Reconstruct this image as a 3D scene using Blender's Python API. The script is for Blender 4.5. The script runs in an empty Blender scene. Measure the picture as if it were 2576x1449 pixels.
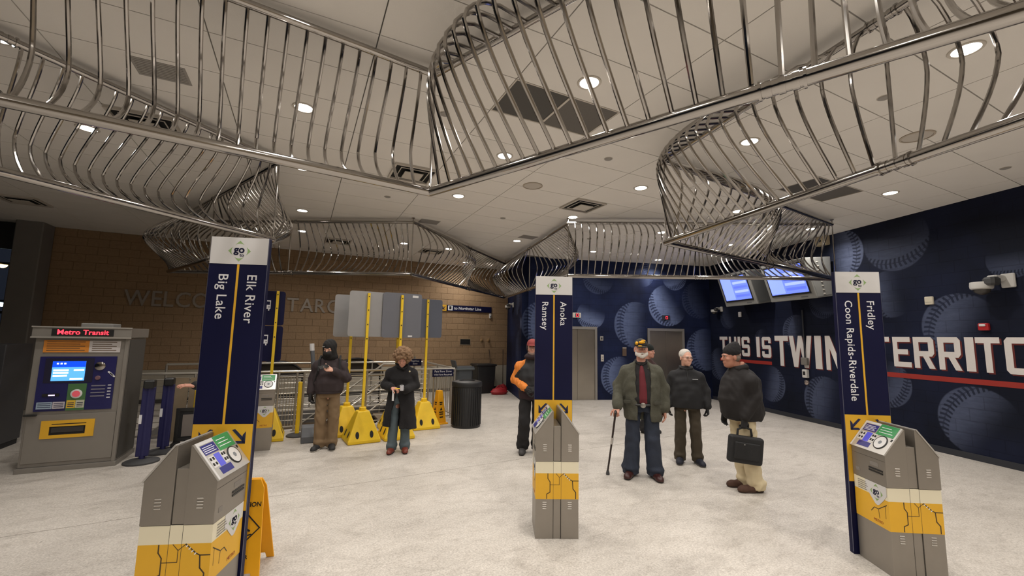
import bpy, math, random
import numpy as np
from mathutils import Vector, Matrix

# ------------------------------------------------------------------ camera, world, exposure
scene = bpy.context.scene
COL = scene.collection
CAM_H, YAW, PITCH, ROLL, FPX = 1.80, math.radians(26.40), math.radians(6.60), math.radians(1.07), 1060.0
CEIL = 4.17
AM = math.radians(16.88)            # the ball-mural walls are turned this far clockwise from the block wall

def make_camera():
    f = Vector((math.sin(YAW)*math.cos(PITCH), math.cos(YAW)*math.cos(PITCH), math.sin(PITCH)))
    r = Vector((math.cos(YAW), -math.sin(YAW), 0)); u = r.cross(f)
    c, s = math.cos(ROLL), math.sin(ROLL)
    r2 = c*r + s*u; u2 = -s*r + c*u
    cd = bpy.data.cameras.new('camera'); cd.sensor_width = 36.0; cd.lens = 36.0*FPX/2576.0
    cd.clip_start = 0.05; cd.clip_end = 200
    co = bpy.data.objects.new('camera', cd); COL.objects.link(co)
    m = Matrix((r2, u2, -f)).transposed().to_4x4(); m.translation = (0, 0, CAM_H)
    co.matrix_world = m
    scene.camera = co
make_camera()
w = bpy.data.worlds.new('night'); scene.world = w; w.use_nodes = True
bg = w.node_tree.nodes['Background']; bg.inputs[0].default_value = (0.010, 0.012, 0.018, 1); bg.inputs[1].default_value = 1.0
vs = scene.view_settings
vs.view_transform = 'Standard'; vs.look = 'None'; vs.exposure = 0.43; vs.gamma = 1.0; vs.use_curve_mapping = False
scene.cycles.max_bounces = 6; scene.cycles.diffuse_bounces = 3; scene.cycles.glossy_bounces = 3; scene.cycles.transmission_bounces = 3
scene.cycles.caustics_reflective = False; scene.cycles.caustics_refractive = False; scene.cycles.adaptive_threshold = 0.05
LAMP_W = 16.5
LAMP_COL = (1.0, 0.95, 0.885)

def rgb(r, g, b):
    f = lambda c: (c/255.0/12.92) if c/255.0 <= 0.04045 else ((c/255.0+0.055)/1.055)**2.4
    return (f(r), f(g), f(b))

# ------------------------------------------------------------------ materials
MATS = {}
def mat(name, col, rough=0.6, metal=0.0, emit=None, estr=0.0, noise=0.0, nscale=20.0, bump=0.0, bscale=60.0, spec=0.5, alpha=None):
    if name in MATS: return MATS[name]
    m = bpy.data.materials.new(name); m.use_nodes = True; nt = m.node_tree
    p = nt.nodes['Principled BSDF']
    p.inputs['Base Color'].default_value = (*col, 1); p.inputs['Roughness'].default_value = rough
    p.inputs['Metallic'].default_value = metal; p.inputs['Specular IOR Level'].default_value = spec
    if emit: p.inputs['Emission Color'].default_value = (*emit, 1); p.inputs['Emission Strength'].default_value = estr
    if noise > 0 or bump > 0:
        tc = nt.nodes.new('ShaderNodeTexCoord')
    if noise > 0:
        n = nt.nodes.new('ShaderNodeTexNoise'); n.inputs['Scale'].default_value = nscale; n.inputs['Detail'].default_value = 5
        nt.links.new(tc.outputs['Object'], n.inputs['Vector'])
        mx = nt.nodes.new('ShaderNodeMix'); mx.data_type = 'RGBA'
        mx.inputs['A'].default_value = (*[max(0, c*(1-noise)) for c in col], 1); mx.inputs['B'].default_value = (*[min(1, c*(1+noise)) for c in col], 1)
        nt.links.new(n.outputs['Fac'], mx.inputs['Factor']); nt.links.new(mx.outputs['Result'], p.inputs['Base Color'])
    if bump > 0:
        n2 = nt.nodes.new('ShaderNodeTexNoise'); n2.inputs['Scale'].default_value = bscale; n2.inputs['Detail'].default_value = 3
        nt.links.new(tc.outputs['Object'], n2.inputs['Vector'])
        b = nt.nodes.new('ShaderNodeBump'); b.inputs['Strength'].default_value = bump; b.inputs['Distance'].default_value = 0.01
        nt.links.new(n2.outputs['Fac'], b.inputs['Height']); nt.links.new(b.outputs['Normal'], p.inputs['Normal'])
    MATS[name] = m
    return m

STEEL = mat('polished_steel', (0.40, 0.38, 0.36), 0.12, 1.0)
BRUSH = mat('brushed_stainless', (0.31, 0.283, 0.25), 0.42, 0.70, noise=0.06, nscale=8)
BRUSHD = mat('brushed_stainless_seam', (0.05, 0.045, 0.04), 0.6, 0.3)
NAVY = mat('navy_vinyl', rgb(15, 17, 52), 0.5, noise=0.08, nscale=5, spec=.2)
WHITEP = mat('white_panel', rgb(208, 206, 205), 0.45)
YEL = mat('transit_yellow', rgb(222, 170, 42), 0.5, noise=0.05, nscale=9)
YELP = mat('yellow_plastic', rgb(232, 192, 32), 0.5, noise=0.10, nscale=14, bump=0.12, bscale=90)
YELPOLE = mat('yellow_painted_pole', rgb(228, 190, 40), 0.45, noise=0.06, nscale=30)
BLACKP = mat('black_plastic', (0.012, 0.012, 0.012), 0.45)
BLACKM = mat('black_matte', (0.010, 0.010, 0.011), 0.8)
GREYP = mat('grey_plastic', rgb(92, 94, 98), 0.55, noise=0.12, nscale=12)
CREAM = mat('cream_vinyl', rgb(226, 218, 192), 0.5)
INK = mat('navy_ink', rgb(24, 28, 66), 0.6)
INKK = mat('black_ink', rgb(22, 20, 20), 0.7)
WINK = mat('white_ink', rgb(225, 225, 228), 0.5)
GREENP = mat('logo_green', rgb(140, 168, 110), 0.55)
GREEND = mat('reader_green', rgb(58, 142, 84), 0.45)
BLUEP = mat('reader_blue', rgb(42, 44, 120), 0.4)
RAILM = mat('galvanised_rail', (0.46, 0.43, 0.38), 0.35, 0.7)
REDLED = mat('red_led', (0.02, 0, 0), 0.5, emit=(1.0, 0.03, 0.05), estr=2.6)
TRIM = mat('white_trim', rgb(205, 198, 188), 0.5)

# ------------------------------------------------------------------ mesh helpers
class MB:
    def __init__(s): s.v = []; s.f = []; s.m = []; s.sm = []
    def add(s, vs_, fs, mi=0, smooth=False):
        o = len(s.v); s.v += [tuple(v) for v in vs_]
        for f in fs: s.f.append(tuple(i+o for i in f)); s.m.append(mi); s.sm.append(smooth)
        return s
    def box(s, c, d, mi=0, rot=None):
        hx, hy, hz = d[0]/2, d[1]/2, d[2]/2
        pts = [Vector((x, y, z)) for z in (-hz, hz) for y in (-hy, hy) for x in (-hx, hx)]
        if rot is not None: pts = [rot @ p for p in pts]
        pts = [p+Vector(c) for p in pts]
        return s.add(pts, [(0,2,3,1), (4,5,7,6), (0,1,5,4), (2,6,7,3), (0,4,6,2), (1,3,7,5)], mi)
    def bx(s, x0, x1, y0, y1, z0, z1, mi=0):
        return s.box(((x0+x1)/2, (y0+y1)/2, (z0+z1)/2), (abs(x1-x0), abs(y1-y0), abs(z1-z0)), mi)
    def chbox(s, c, d, b, mi=0, rot=None):
        """box with chamfered vertical edges and chamfered top/bottom"""
        hx, hy, hz = d[0]/2, d[1]/2, d[2]/2; b = min(b, hx*.9, hy*.9, hz*.9)
        def ring(z, i):
            a, e = hx-i, hy-i
            return [(-a+b, -e, z), (a-b, -e, z), (a, -e+b, z), (a, e-b, z), (a-b, e, z), (-a+b, e, z), (-a, e-b, z), (-a, -e+b, z)]
        R_ = ring(-hz, b*.6)+ring(-hz+b, 0)+ring(hz-b, 0)+ring(hz, b*.6)
        pts = [Vector(p) for p in R_]
        if rot is not None: pts = [rot @ p for p in pts]
        pts = [p+Vector(c) for p in pts]
        fs = [tuple(range(7, -1, -1)), tuple(range(24, 32))]
        for k in range(3):
            for i in range(8):
                j = (i+1) % 8; fs.append((k*8+i, k*8+j, k*8+8+j, k*8+8+i))
        return s.add(pts, fs, mi)
    def cyl(s, p0, p1, r0, r1=None, n=16, mi=0, caps=True):
        r1 = r0 if r1 is None else r1
        p0, p1 = Vector(p0), Vector(p1); d = (p1-p0).normalized()
        a = d.orthogonal().normalized(); b = d.cross(a)
        pts = []
        for p, r in ((p0, r0), (p1, r1)):
            for i in range(n):
                t = 2*math.pi*i/n; pts.append(p+a*math.cos(t)*r+b*math.sin(t)*r)
        s.add(pts, [(i, (i+1) % n, n+(i+1) % n, n+i) for i in range(n)], mi, True)
        if caps: s.add(pts, [tuple(range(n-1, -1, -1)), tuple(range(n, 2*n))], mi)
        return s
    def tube(s, path, r, n=8, mi=0, closed=False, caps=True):
        P = [Vector(p) for p in path]; N = len(P)
        rr = r if hasattr(r, '__len__') else [r]*N
        t0 = (P[1]-P[0]).normalized(); a = t0.orthogonal().normalized()
        pts = []
        for i in range(N):
            if closed: t = (P[(i+1) % N]-P[i-1]).normalized()
            else: t = (P[min(i+1, N-1)]-P[max(i-1, 0)]).normalized()
            a = (a-t*a.dot(t)).normalized(); b = t.cross(a)
            for k in range(n):
                th = 2*math.pi*k/n; pts.append(P[i]+a*math.cos(th)*rr[i]+b*math.sin(th)*rr[i])
        fs = []
        for i in range(N if closed else N-1):
            j = (i+1) % N
            for k in range(n): fs.append((i*n+k, i*n+(k+1) % n, j*n+(k+1) % n, j*n+k))
        s.add(pts, fs, mi, True)
        if caps and not closed: s.add(pts, [tuple(range(n-1, -1, -1)), tuple((N-1)*n+k for k in range(n))], mi)
        return s
    def lathe(s, prof, n=24, c=(0, 0, 0), mi=0, smooth=True, capb=True, capt=True):
        pts = []
        for r, z in prof:
            for k in range(n):
                t = 2*math.pi*k/n; pts.append((c[0]+r*math.cos(t), c[1]+r*math.sin(t), c[2]+z))
        fs = []
        for i in range(len(prof)-1):
            for k in range(n): fs.append((i*n+k, i*n+(k+1) % n, (i+1)*n+(k+1) % n, (i+1)*n+k))
        s.add(pts, fs, mi, smooth)
        o = (len(prof)-1)*n
        caps = []
        if capb: caps.append(tuple(range(n-1, -1, -1)))
        if capt: caps.append(tuple(o+k for k in range(n)))
        if caps: s.add(pts, caps, mi)
        return s
    def prism(s, poly, y0, y1, mi=0, axis='y'):
        """extrude a polygon; axis y: poly in (x,z) extruded in y; axis z: poly in (x,y); axis x: poly in (y,z)"""
        n = len(poly)
        def P(p, t):
            if axis == 'y': return (p[0], t, p[1])
            if axis == 'z': return (p[0], p[1], t)
            return (t, p[0], p[1])
        pts = [P(p, y0) for p in poly]+[P(p, y1) for p in poly]
        return s.add(pts, [tuple(range(n)), tuple(range(2*n-1, n-1, -1))]+[(i, n+i, n+(i+1) % n, (i+1) % n) for i in range(n)], mi)
    def xform(s, M):
        s.v = [tuple(M @ Vector(v)) for v in s.v]; return s

def fix_normals(me):
    import bmesh
    bm = bmesh.new(); bm.from_mesh(me); bmesh.ops.recalc_face_normals(bm, faces=bm.faces); bm.to_mesh(me); bm.free()

def mesh_of(mb, name, mats, smooth_angle=35, fix=True):
    me = bpy.data.meshes.new(name); me.from_pydata(mb.v, [], mb.f)
    if not isinstance(mats, (list, tuple)): mats = [mats]
    for m in mats: me.materials.append(m)
    if fix: fix_normals(me)
    me.polygons.foreach_set('material_index', mb.m)
    me.polygons.foreach_set('use_smooth', [bool(x) for x in mb.sm])
    if any(mb.sm): me.set_sharp_from_angle(angle=math.radians(smooth_angle))
    me.update()
    return me

def obj(name, mb, mats, parent=None, loc=(0, 0, 0), rot=None, bevel=0.0, label=None):
    me = mb if isinstance(mb, bpy.types.Mesh) else mesh_of(mb, name, mats)
    o = bpy.data.objects.new(name, me); COL.objects.link(o)
    o.location = loc
    if rot is not None: o.rotation_euler = rot
    if parent is not None: o.parent = parent
    if label: o['label'] = label
    if bevel > 0:
        b = o.modifiers.new('bevel', 'BEVEL'); b.width = bevel; b.segments = 2; b.limit_method = 'ANGLE'; b.angle_limit = math.radians(40)
    return o
def thing(name, label, cat, loc=(0, 0, 0), rotz=0.0, group=None):
    o = bpy.data.objects.new(name, None); COL.objects.link(o); o.empty_display_size = 0.1
    o.location = loc; o.rotation_euler = (0, 0, rotz); o['label'] = label; o['category'] = cat
    if group: o['group'] = group
    return o
def tag(o, label, cat, group=None):
    o['label'] = label; o['category'] = cat
    if group: o['group'] = group
    return o
def struct(o, label=None):
    o['kind'] = 'structure'
    if label: o['label'] = label; 
    return o
def kids(o): return [c for c in COL.objects if c.parent is o]
def copy_tree(o, parent=None):
    c = o.copy(); COL.objects.link(c)
    if parent is not None: c.parent = parent
    for ch in list(o.children): copy_tree(ch, c)
    return c
RX = lambda a: Matrix.Rotation(a, 3, 'X')
RY = lambda a: Matrix.Rotation(a, 3, 'Y')
RZ = lambda a: Matrix.Rotation(a, 3, 'Z')

_txt = {}
def text_mb(s_, size, align='CENTER', bold=0.0, depth=0.001, valign='CENTER', spacing=1.0, shear=0.0):
    """text as an MB lying in the XZ plane, facing -Y"""
    key = (s_, size, align, bold, depth, valign, spacing, shear)
    if key not in _txt:
        cu = bpy.data.curves.new('lettering', 'FONT'); cu.body = s_; cu.size = size; cu.align_x = align; cu.align_y = valign
        cu.extrude = depth/2; cu.offset = bold; cu.space_character = spacing; cu.resolution_u = 3; cu.shear = shear
        o = bpy.data.objects.new('lettering', cu); COL.objects.link(o)
        dg = bpy.context.evaluated_depsgraph_get(); ev = o.evaluated_get(dg); me = ev.to_mesh()
        V = [tuple(v.co) for v in me.vertices]; Fs = [tuple(p.vertices) for p in me.polygons]
        ev.to_mesh_clear(); bpy.data.objects.remove(o); bpy.data.curves.remove(cu)
        _txt[key] = (V, Fs)
    V, Fs = _txt[key]
    mb = MB(); mb.add([(x, -z, y) for x, y, z in V], Fs)
    return mb
def Mw(x, y, z=0.0):
    return (x*math.cos(AM)+y*math.sin(AM), -x*math.sin(AM)+y*math.cos(AM), z)
def toM(x, y):
    return (x*math.cos(AM)-y*math.sin(AM), x*math.sin(AM)+y*math.cos(AM))
# ------------------------------------------------------------------ floor, stair opening
def floor_material():
    m = bpy.data.materials.new('salted_terrazzo'); m.use_nodes = True; nt = m.node_tree; N = nt.nodes; L = nt.links
    p = N['Principled BSDF']; p.inputs['Roughness'].default_value = 0.5
    tc = N.new('ShaderNodeTexCoord')
    def noise(sc, det=4, rough=.6, vec=None, dist=0):
        n = N.new('ShaderNodeTexNoise'); n.inputs['Scale'].default_value = sc; n.inputs['Detail'].default_value = det
        n.inputs['Roughness'].default_value = rough; n.inputs['Distortion'].default_value = dist
        L.new(vec or tc.outputs['Object'], n.inputs['Vector']); return n.outputs['Fac']
    def ramp(f, p0, c0, p1, c1):
        r = N.new('ShaderNodeValToRGB'); r.color_ramp.elements[0].position = p0; r.color_ramp.elements[0].color = (*c0, 1)
        r.color_ramp.elements[1].position = p1; r.color_ramp.elements[1].color = (*c1, 1); L.new(f, r.inputs['Fac']); return r.outputs['Color']
    def mul(a, b, fac=1.0):
        x = N.new('ShaderNodeMix'); x.data_type = 'RGBA'; x.blend_type = 'MULTIPLY'; x.inputs['Factor'].default_value = fac
        L.new(a, x.inputs['A']); L.new(b, x.inputs['B']); return x.outputs['Result']
    mp = N.new('ShaderNodeMapping'); mp.inputs['Scale'].default_value = (0.55, 1.0, 1.0); mp.inputs['Rotation'].default_value = (0, 0, 0.35)
    L.new(tc.outputs['Object'], mp.inputs['Vector'])
    c = ramp(noise(0.7, 5), 0.3, (0.505, 0.466, 0.418), 0.7, (0.62, 0.575, 0.520))
    c = mul(c, ramp(noise(2.6, 6, .7, mp.outputs['Vector'], 1.2), 0.30, (0.74, 0.73, 0.72), 0.50, (1, 1, 1)), .8)
    c = mul(c, ramp(noise(9, 5, .75, mp.outputs['Vector']), 0.28, (0.72, 0.70, 0.68), 0.5, (1, 1, 1)), .7)
    c = mul(c, ramp(noise(62, 3, .8), 0.36, (0.66, 0.65, 0.64), 0.62, (1.10, 1.10, 1.10)), .85)
    c = mul(c, ramp(noise(17, 4, .8), 0.30, (0.50, 0.48, 0.46), 0.37, (1, 1, 1)), .7)
    v = N.new('ShaderNodeTexVoronoi'); v.inputs['Scale'].default_value = 55; L.new(tc.outputs['Object'], v.inputs['Vector'])
    c = mul(c, ramp(v.outputs['Color'], 0.05, (0.78, 0.77, 0.76), 0.5, (1, 1, 1)), .5)
    L.new(c, p.inputs['Base Color'])
    b = N.new('ShaderNodeBump'); b.inputs['Strength'].default_value = .12; b.inputs['Distance'].default_value = .004
    L.new(noise(120, 3), b.inputs['Height']); L.new(b.outputs['Normal'], p.inputs['Normal'])
    return m
FLOORM = floor_material()
JOINT = mat('floor_joint_filler', (0.16, 0.15, 0.14), 0.8)
OX0, OX1, OY0, OY1 = -2.3, 2.05, 9.15, 11.3
FX0, FX1, FY0, FY1 = -8.1, 14.0, -5.0, 15.6
def with_hole(x0, x1, ya, yb, z0, z1):
    """boxes for x0..x1 / ya..yb around the stair opening"""
    mb = MB()
    mb.bx(x0, OX0, ya, yb, z0, z1); mb.bx(OX1, x1, ya, yb, z0, z1); mb.bx(OX0, OX1, OY1, yb, z0, z1)
    if ya < OY0: mb.bx(OX0, OX1, ya, OY0, z0, z1)
    return mb
floor = struct(obj('floor', with_hole(FX0, FX1, FY0, FY1, -0.3, -0.02), JOINT))
SL = 0.066
def jy(c, x): return c+SL*x
def slab(c0, c1, holes=False):
    g = 0.004; mb = MB()
    def poly(xa, xb, lo, hi):
        mb.prism([(xa, lo(xa)), (xb, lo(xb)), (xb, hi(xb)), (xa, hi(xa))], -0.02, 0.0, axis='z')
    lo = lambda x: max(FY0, jy(c0, x)+g)
    hi = (lambda x: FY1) if c1 is None else (lambda x: jy(c1, x)-g)
    if holes:
        poly(FX0, OX0, lo, hi); poly(OX0, OX1, lo, lambda x: OY0); poly(OX0, OX1, lambda x: OY1, hi); poly(OX1, FX1, lo, hi)
    else: poly(FX0, FX1, lo, hi)
    return obj('floor_slab', mb, FLOORM, floor)
slab(-9, 0.93); slab(0.93, 5.55); slab(5.55, None, True)

CONC = mat('stairwell_concrete', rgb(120, 104, 84), 0.8, noise=0.2, nscale=6)
mb = MB()
mb.bx(OX0-.1, OX0, OY0-.1, OY1+.1, -3.0, -0.3); mb.bx(OX1, OX1+.1, OY0-.1, OY1+.1, -3.0, -0.3)
mb.bx(OX0, OX1, OY0-.1, OY0, -3.0, -0.3); mb.bx(OX0, OX1, OY1, OY1+.1, -3.0, -0.3); mb.bx(OX0-.1, OX1+.1, OY0-.1, OY1+.1, -3.1, -3.0)
struct(obj('wall_stairwell', mb, CONC))
stair = thing('staircase', 'concrete staircase going down inside the railed opening', 'stairs', (0, 0, 0))
stepm = mesh_of(MB().chbox((0, 0, 0), (0.30, OY1-OY0-.06, 0.06), 0.01), 'step', CONC)
for k in range(14):
    obj('step', stepm, None, stair, (OX1-0.16-0.254*k, (OY0+OY1)/2, -0.19*(k+1)))
for y in (OY0+.06, OY1-.06):
    obj('stringer', MB().prism([(OX1-.02, -.25), (OX1-.02, -.5), (OX1-3.6, -3.18+.15), (OX1-3.6, -2.9)], y-.03, y+.03), CONC, stair)

# ------------------------------------------------------------------ walls
WALLH = CEIL+0.006
BLOCK = bpy.data.materials.new('tan_concrete_block'); BLOCK.use_nodes = True
def block_material(m, col, var):
    nt = m.node_tree; N = nt.nodes; L = nt.links; p = N['Principled BSDF']; p.inputs['Roughness'].default_value = .75
    oi = N.new('ShaderNodeObjectInfo'); tc = N.new('ShaderNodeTexCoord'); ge = N.new('ShaderNodeNewGeometry')
    n = N.new('ShaderNodeTexNoise'); n.inputs['Scale'].default_value = 30; n.inputs['Detail'].default_value = 5; L.new(ge.outputs['Position'], n.inputs['Vector'])
    a = N.new('ShaderNodeMath'); a.operation = 'MULTIPLY_ADD'; L.new(oi.outputs['Random'], a.inputs[0]); a.inputs[1].default_value = .35; L.new(n.outputs['Fac'], a.inputs[2])
    r = N.new('ShaderNodeValToRGB'); L.new(a.outputs[0], r.inputs['Fac'])
    r.color_ramp.elements[0].position = .25; r.color_ramp.elements[0].color = (*[c*(1-var) for c in col], 1)
    r.color_ramp.elements[1].position = 1.0; r.color_ramp.elements[1].color = (*[c*(1+var) for c in col], 1)
    L.new(r.outputs['Color'], p.inputs['Base Color'])
    b = N.new('ShaderNodeBump'); b.inputs['Strength'].default_value = .35; b.inputs['Distance'].default_value = .006
    L.new(n.outputs['Fac'], b.inputs['Height']); L.new(b.outputs['Normal'], p.inputs['Normal'])
block_material(BLOCK, (0.30, 0.195, 0.108), .18)
MORTAR = mat('mortar', (0.225, 0.146, 0.08), 0.9)
BANDM = mat('cream_painted_block', rgb(170, 162, 146), 0.65, noise=.1, nscale=10)
BW0, BW1, BY = -5.32, 6.62, 13.45
wall_back = struct(obj('wall_back', MB().bx(BW0, BW1, BY+.005, BY+.25, 0, WALLH), MORTAR))
bw, bh = 0.40, 0.1965
full = mesh_of(MB().chbox((0, 0, 0), (bw-.010, .05, bh-.010), .006), 'block', BLOCK)
half = mesh_of(MB().chbox((0, 0, 0), (bw/2-.010, .05, bh-.010), .006), 'block_half', BLOCK)
rest = MB(); Z0 = 0.82
for j in range(17):
    z = Z0+bh*(j+.5)+.002; off = (bw/2 if j % 2 else 0)
    x = BW0+off
    if off: rest.chbox((BW0+bw/4, BY+.025, z), (bw/2-.010, .05, bh-.010), .006)
    while x < BW1-.05:
        x1 = min(x+bw, BW1); wdt = x1-x; cx = (x+x1)/2
        if cx > 0.55 and wdt > .3: obj('block', full, None, wall_back, (cx, BY+.025, z))
        else: rest.chbox((cx, BY+.025, z), (wdt-.010, .05, bh-.010), .006)
        x += bw
o = obj('block_courses', rest, BLOCK, wall_back); o['kind'] = 'stuff'
for k in range(3):
    obj('dado_panel', MB().bx(BW0+k*3.98, BW0+(k+1)*3.98-.006, BY-.004, BY+.05, 0.10, Z0-.004), BANDM, wall_back)
struct(obj('baseboard_back', MB().bx(BW0, BW1, BY-.016, BY+.05, 0, .10), mat('dark_base', (0.05, .045, .04), .6)))

# left side: pillar and night glazing
PILL = mat('pillar_grey', rgb(124, 120, 116), 0.7, noise=.08, nscale=4)
struct(obj('trim_pillar', MB().chbox((-5.535, 13.2, WALLH/2), (.45, .50, WALLH), .02), PILL))
FRM = mat('dark_mullion', (0.03, 0.03, 0.032), 0.4, 0.5)
GLASS = bpy.data.materials.new('night_glass'); GLASS.use_nodes = True
_p = GLASS.node_tree.nodes['Principled BSDF']; _p.inputs['Base Color'].default_value = (.75, .78, .8, 1); _p.inputs['Roughness'].default_value = .03
_p.inputs['Transmission Weight'].default_value = 1.0; _p.inputs['IOR'].default_value = 1.15
wl = struct(obj('wall_left', MB().bx(-8.10, -7.95, -5.0, 13.45, 0, 0.35).bx(-8.10, -7.95, -5.0, 13.45, 3.6, WALLH), FRM))
for k in range(6):
    y0 = -5.0+k*3.05; y1 = y0+3.05
    wd = struct(obj('window_%d' % (k+1), MB().bx(-8.05, -7.99, y0, y0+.07, .35, 3.6).bx(-8.05, -7.99, y1-.07, y1, .35, 3.6).bx(-8.05, -7.99, y0+.07, y1-.07, .35, .42).bx(-8.05, -7.99, y0+.07, y1-.07, 3.53, 3.6).bx(-8.05, -7.99, y0+.07, y1-.07, 2.1, 2.16), FRM))
    obj('pane', MB().bx(-8.025, -8.015, y0+.07, y1-.07, .42, 2.1), GLASS, wd); obj('pane', MB().bx(-8.025, -8.015, y0+.07, y1-.07, 2.16, 3.53), GLASS, wd)
wd = struct(obj('window_7', MB().bx(-7.95, -7.88, 13.36, 13.42, 0, WALLH).bx(-5.80, -5.76, 13.36, 13.42, 0, WALLH).bx(-7.88, -5.80, 13.36, 13.42, 0, .12).bx(-7.88, -5.80, 13.36, 13.42, 3.55, WALLH).bx(-7.88, -5.80, 13.36, 13.42, 2.1, 2.16), FRM))
obj('pane', MB().bx(-7.88, -5.80, 13.385, 13.395, .12, 2.1), GLASS, wd); obj('pane', MB().bx(-7.88, -5.80, 13.385, 13.395, 2.16, 3.55), GLASS, wd)
struct(obj('wall_front', MB().bx(-8.1, 14, -5.2, -5.0, 0, WALLH), mat('warm_paint', rgb(150, 138, 120), .8)))
# outside, beyond the glass
struct(obj('ground_outside', MB().bx(-40, -8.10, -20, 40, -.36, -.31).bx(-8.1, -5.4, 15.6, 40, -.36, -.31), mat('wet_asphalt', (.02, .02, .022), .5)))
def lamp_post(loc, h, col, st, label):
    t = thing('street_lamp', label, 'street lamp', loc)
    obj('pole', MB().cyl((0, 0, 0), (0, 0, h), .07, .05), FRM, t); obj('base', MB().lathe([(.16, 0), (.16, .12), (.09, .2)], 12), FRM, t)
    obj('arm', MB().tube([(0, 0, h), (.2, 0, h+.12), (.6, 0, h+.1)], .035), FRM, t)
    obj('lamp_head', MB().chbox((.75, 0, h+.09), (.5, .22, .09), .03), FRM, t)
    obj('lamp_lens', MB().lathe([(.02, -.10), (.10, -.06), (.12, 0)], 12, (.75, 0, h+.05)), mat('lens_'+label[:6], col, .3, emit=col, estr=st), t)
lamp_post((-8.32, 17.0, -.31), 2.74, (.75, .95, 1.0), 30, 'cold white street lamp outside the dark glass wall')
lamp_post((-9.79, 20.0, -.31), 4.13, (1.0, .62, .2), 18, 'amber street lamp outside, taller than the cold white one')

# ---- mural walls
def ball_group():
    g = bpy.data.node_groups.new('painted_ball', 'ShaderNodeTree')
    for n in ('U', 'V', 'CX', 'CZ', 'R', 'CR', 'SR', 'B', 'ARC'):
        g.interface.new_socket(n, in_out='INPUT', socket_type='NodeSocketFloat')
    g.interface.new_socket('Val', in_out='OUTPUT', socket_type='NodeSocketFloat')
    gi = g.nodes.new('NodeGroupInput'); go = g.nodes.new('NodeGroupOutput'); L = g.links
    I = gi.outputs
    def mt(op, a, b=None, c=None):
        n = g.nodes.new('ShaderNodeMath'); n.operation = op
        for i, v in enumerate((a, b, c)):
            if v is None: continue
            if isinstance(v, (int, float)): n.inputs[i].default_value = v
            else: L.new(v, n.inputs[i])
        return n.outputs[0]
    def sm(v, a, b):
        n = g.nodes.new('ShaderNodeMapRange'); n.interpolation_type = 'SMOOTHSTEP'; L.new(v, n.inputs['Value'])
        n.inputs['From Min'].default_value = a; n.inputs['From Max'].default_value = b; n.inputs['To Min'].default_value = 0; n.inputs['To Max'].default_value = 1
        return n.outputs[0]
    x = mt('DIVIDE', mt('SUBTRACT', I['U'], I['CX']), I['R']); y = mt('DIVIDE', mt('SUBTRACT', I['V'], I['CZ']), I['R'])
    xr = mt('ADD', mt('MULTIPLY', x, I['CR']), mt('MULTIPLY', y, I['SR']))
    yr = mt('SUBTRACT', mt('MULTIPLY', y, I['CR']), mt('MULTIPLY', x, I['SR']))
    d = mt('SQRT', mt('ADD', mt('MULTIPLY', xr, xr), mt('MULTIPLY', yr, yr)))
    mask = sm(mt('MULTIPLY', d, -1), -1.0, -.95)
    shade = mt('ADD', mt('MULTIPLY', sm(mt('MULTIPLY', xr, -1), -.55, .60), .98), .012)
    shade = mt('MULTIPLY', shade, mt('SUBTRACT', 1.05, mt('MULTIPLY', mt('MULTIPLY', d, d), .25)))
    xa = mt('SUBTRACT', xr, I['ARC'])
    rr = mt('SQRT', mt('ADD', mt('MULTIPLY', xa, xa), mt('MULTIPLY', yr, yr)))
    e = mt('SUBTRACT', rr, mt('ADD', I['ARC'], .72)); ea = mt('ABSOLUTE', e)
    ang = mt('ARCTAN2', yr, mt('MULTIPLY', xa, -1))
    st = mt('SINE', mt('ADD', mt('MULTIPLY', mt('MULTIPLY', ang, mt('ADD', I['ARC'], .72)), 46), mt('MULTIPLY', ea, 10)))
    stm = mt('MULTIPLY', sm(st, -.1, .35), sm(mt('MULTIPLY', ea, -1), -.17, -.13))
    ln = sm(mt('MULTIPLY', ea, -1), -.03, -.012)
    dark = mt('MINIMUM', mt('ADD', stm, mt('MULTIPLY', ln, .6)), 1)
    v = mt('MULTIPLY', mt('MULTIPLY', mask, shade), mt('SUBTRACT', 1, mt('MULTIPLY', dark, .78)))
    L.new(mt('MULTIPLY', v, I['B']), go.inputs['Val'])
    return g
BALLG = ball_group()
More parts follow.
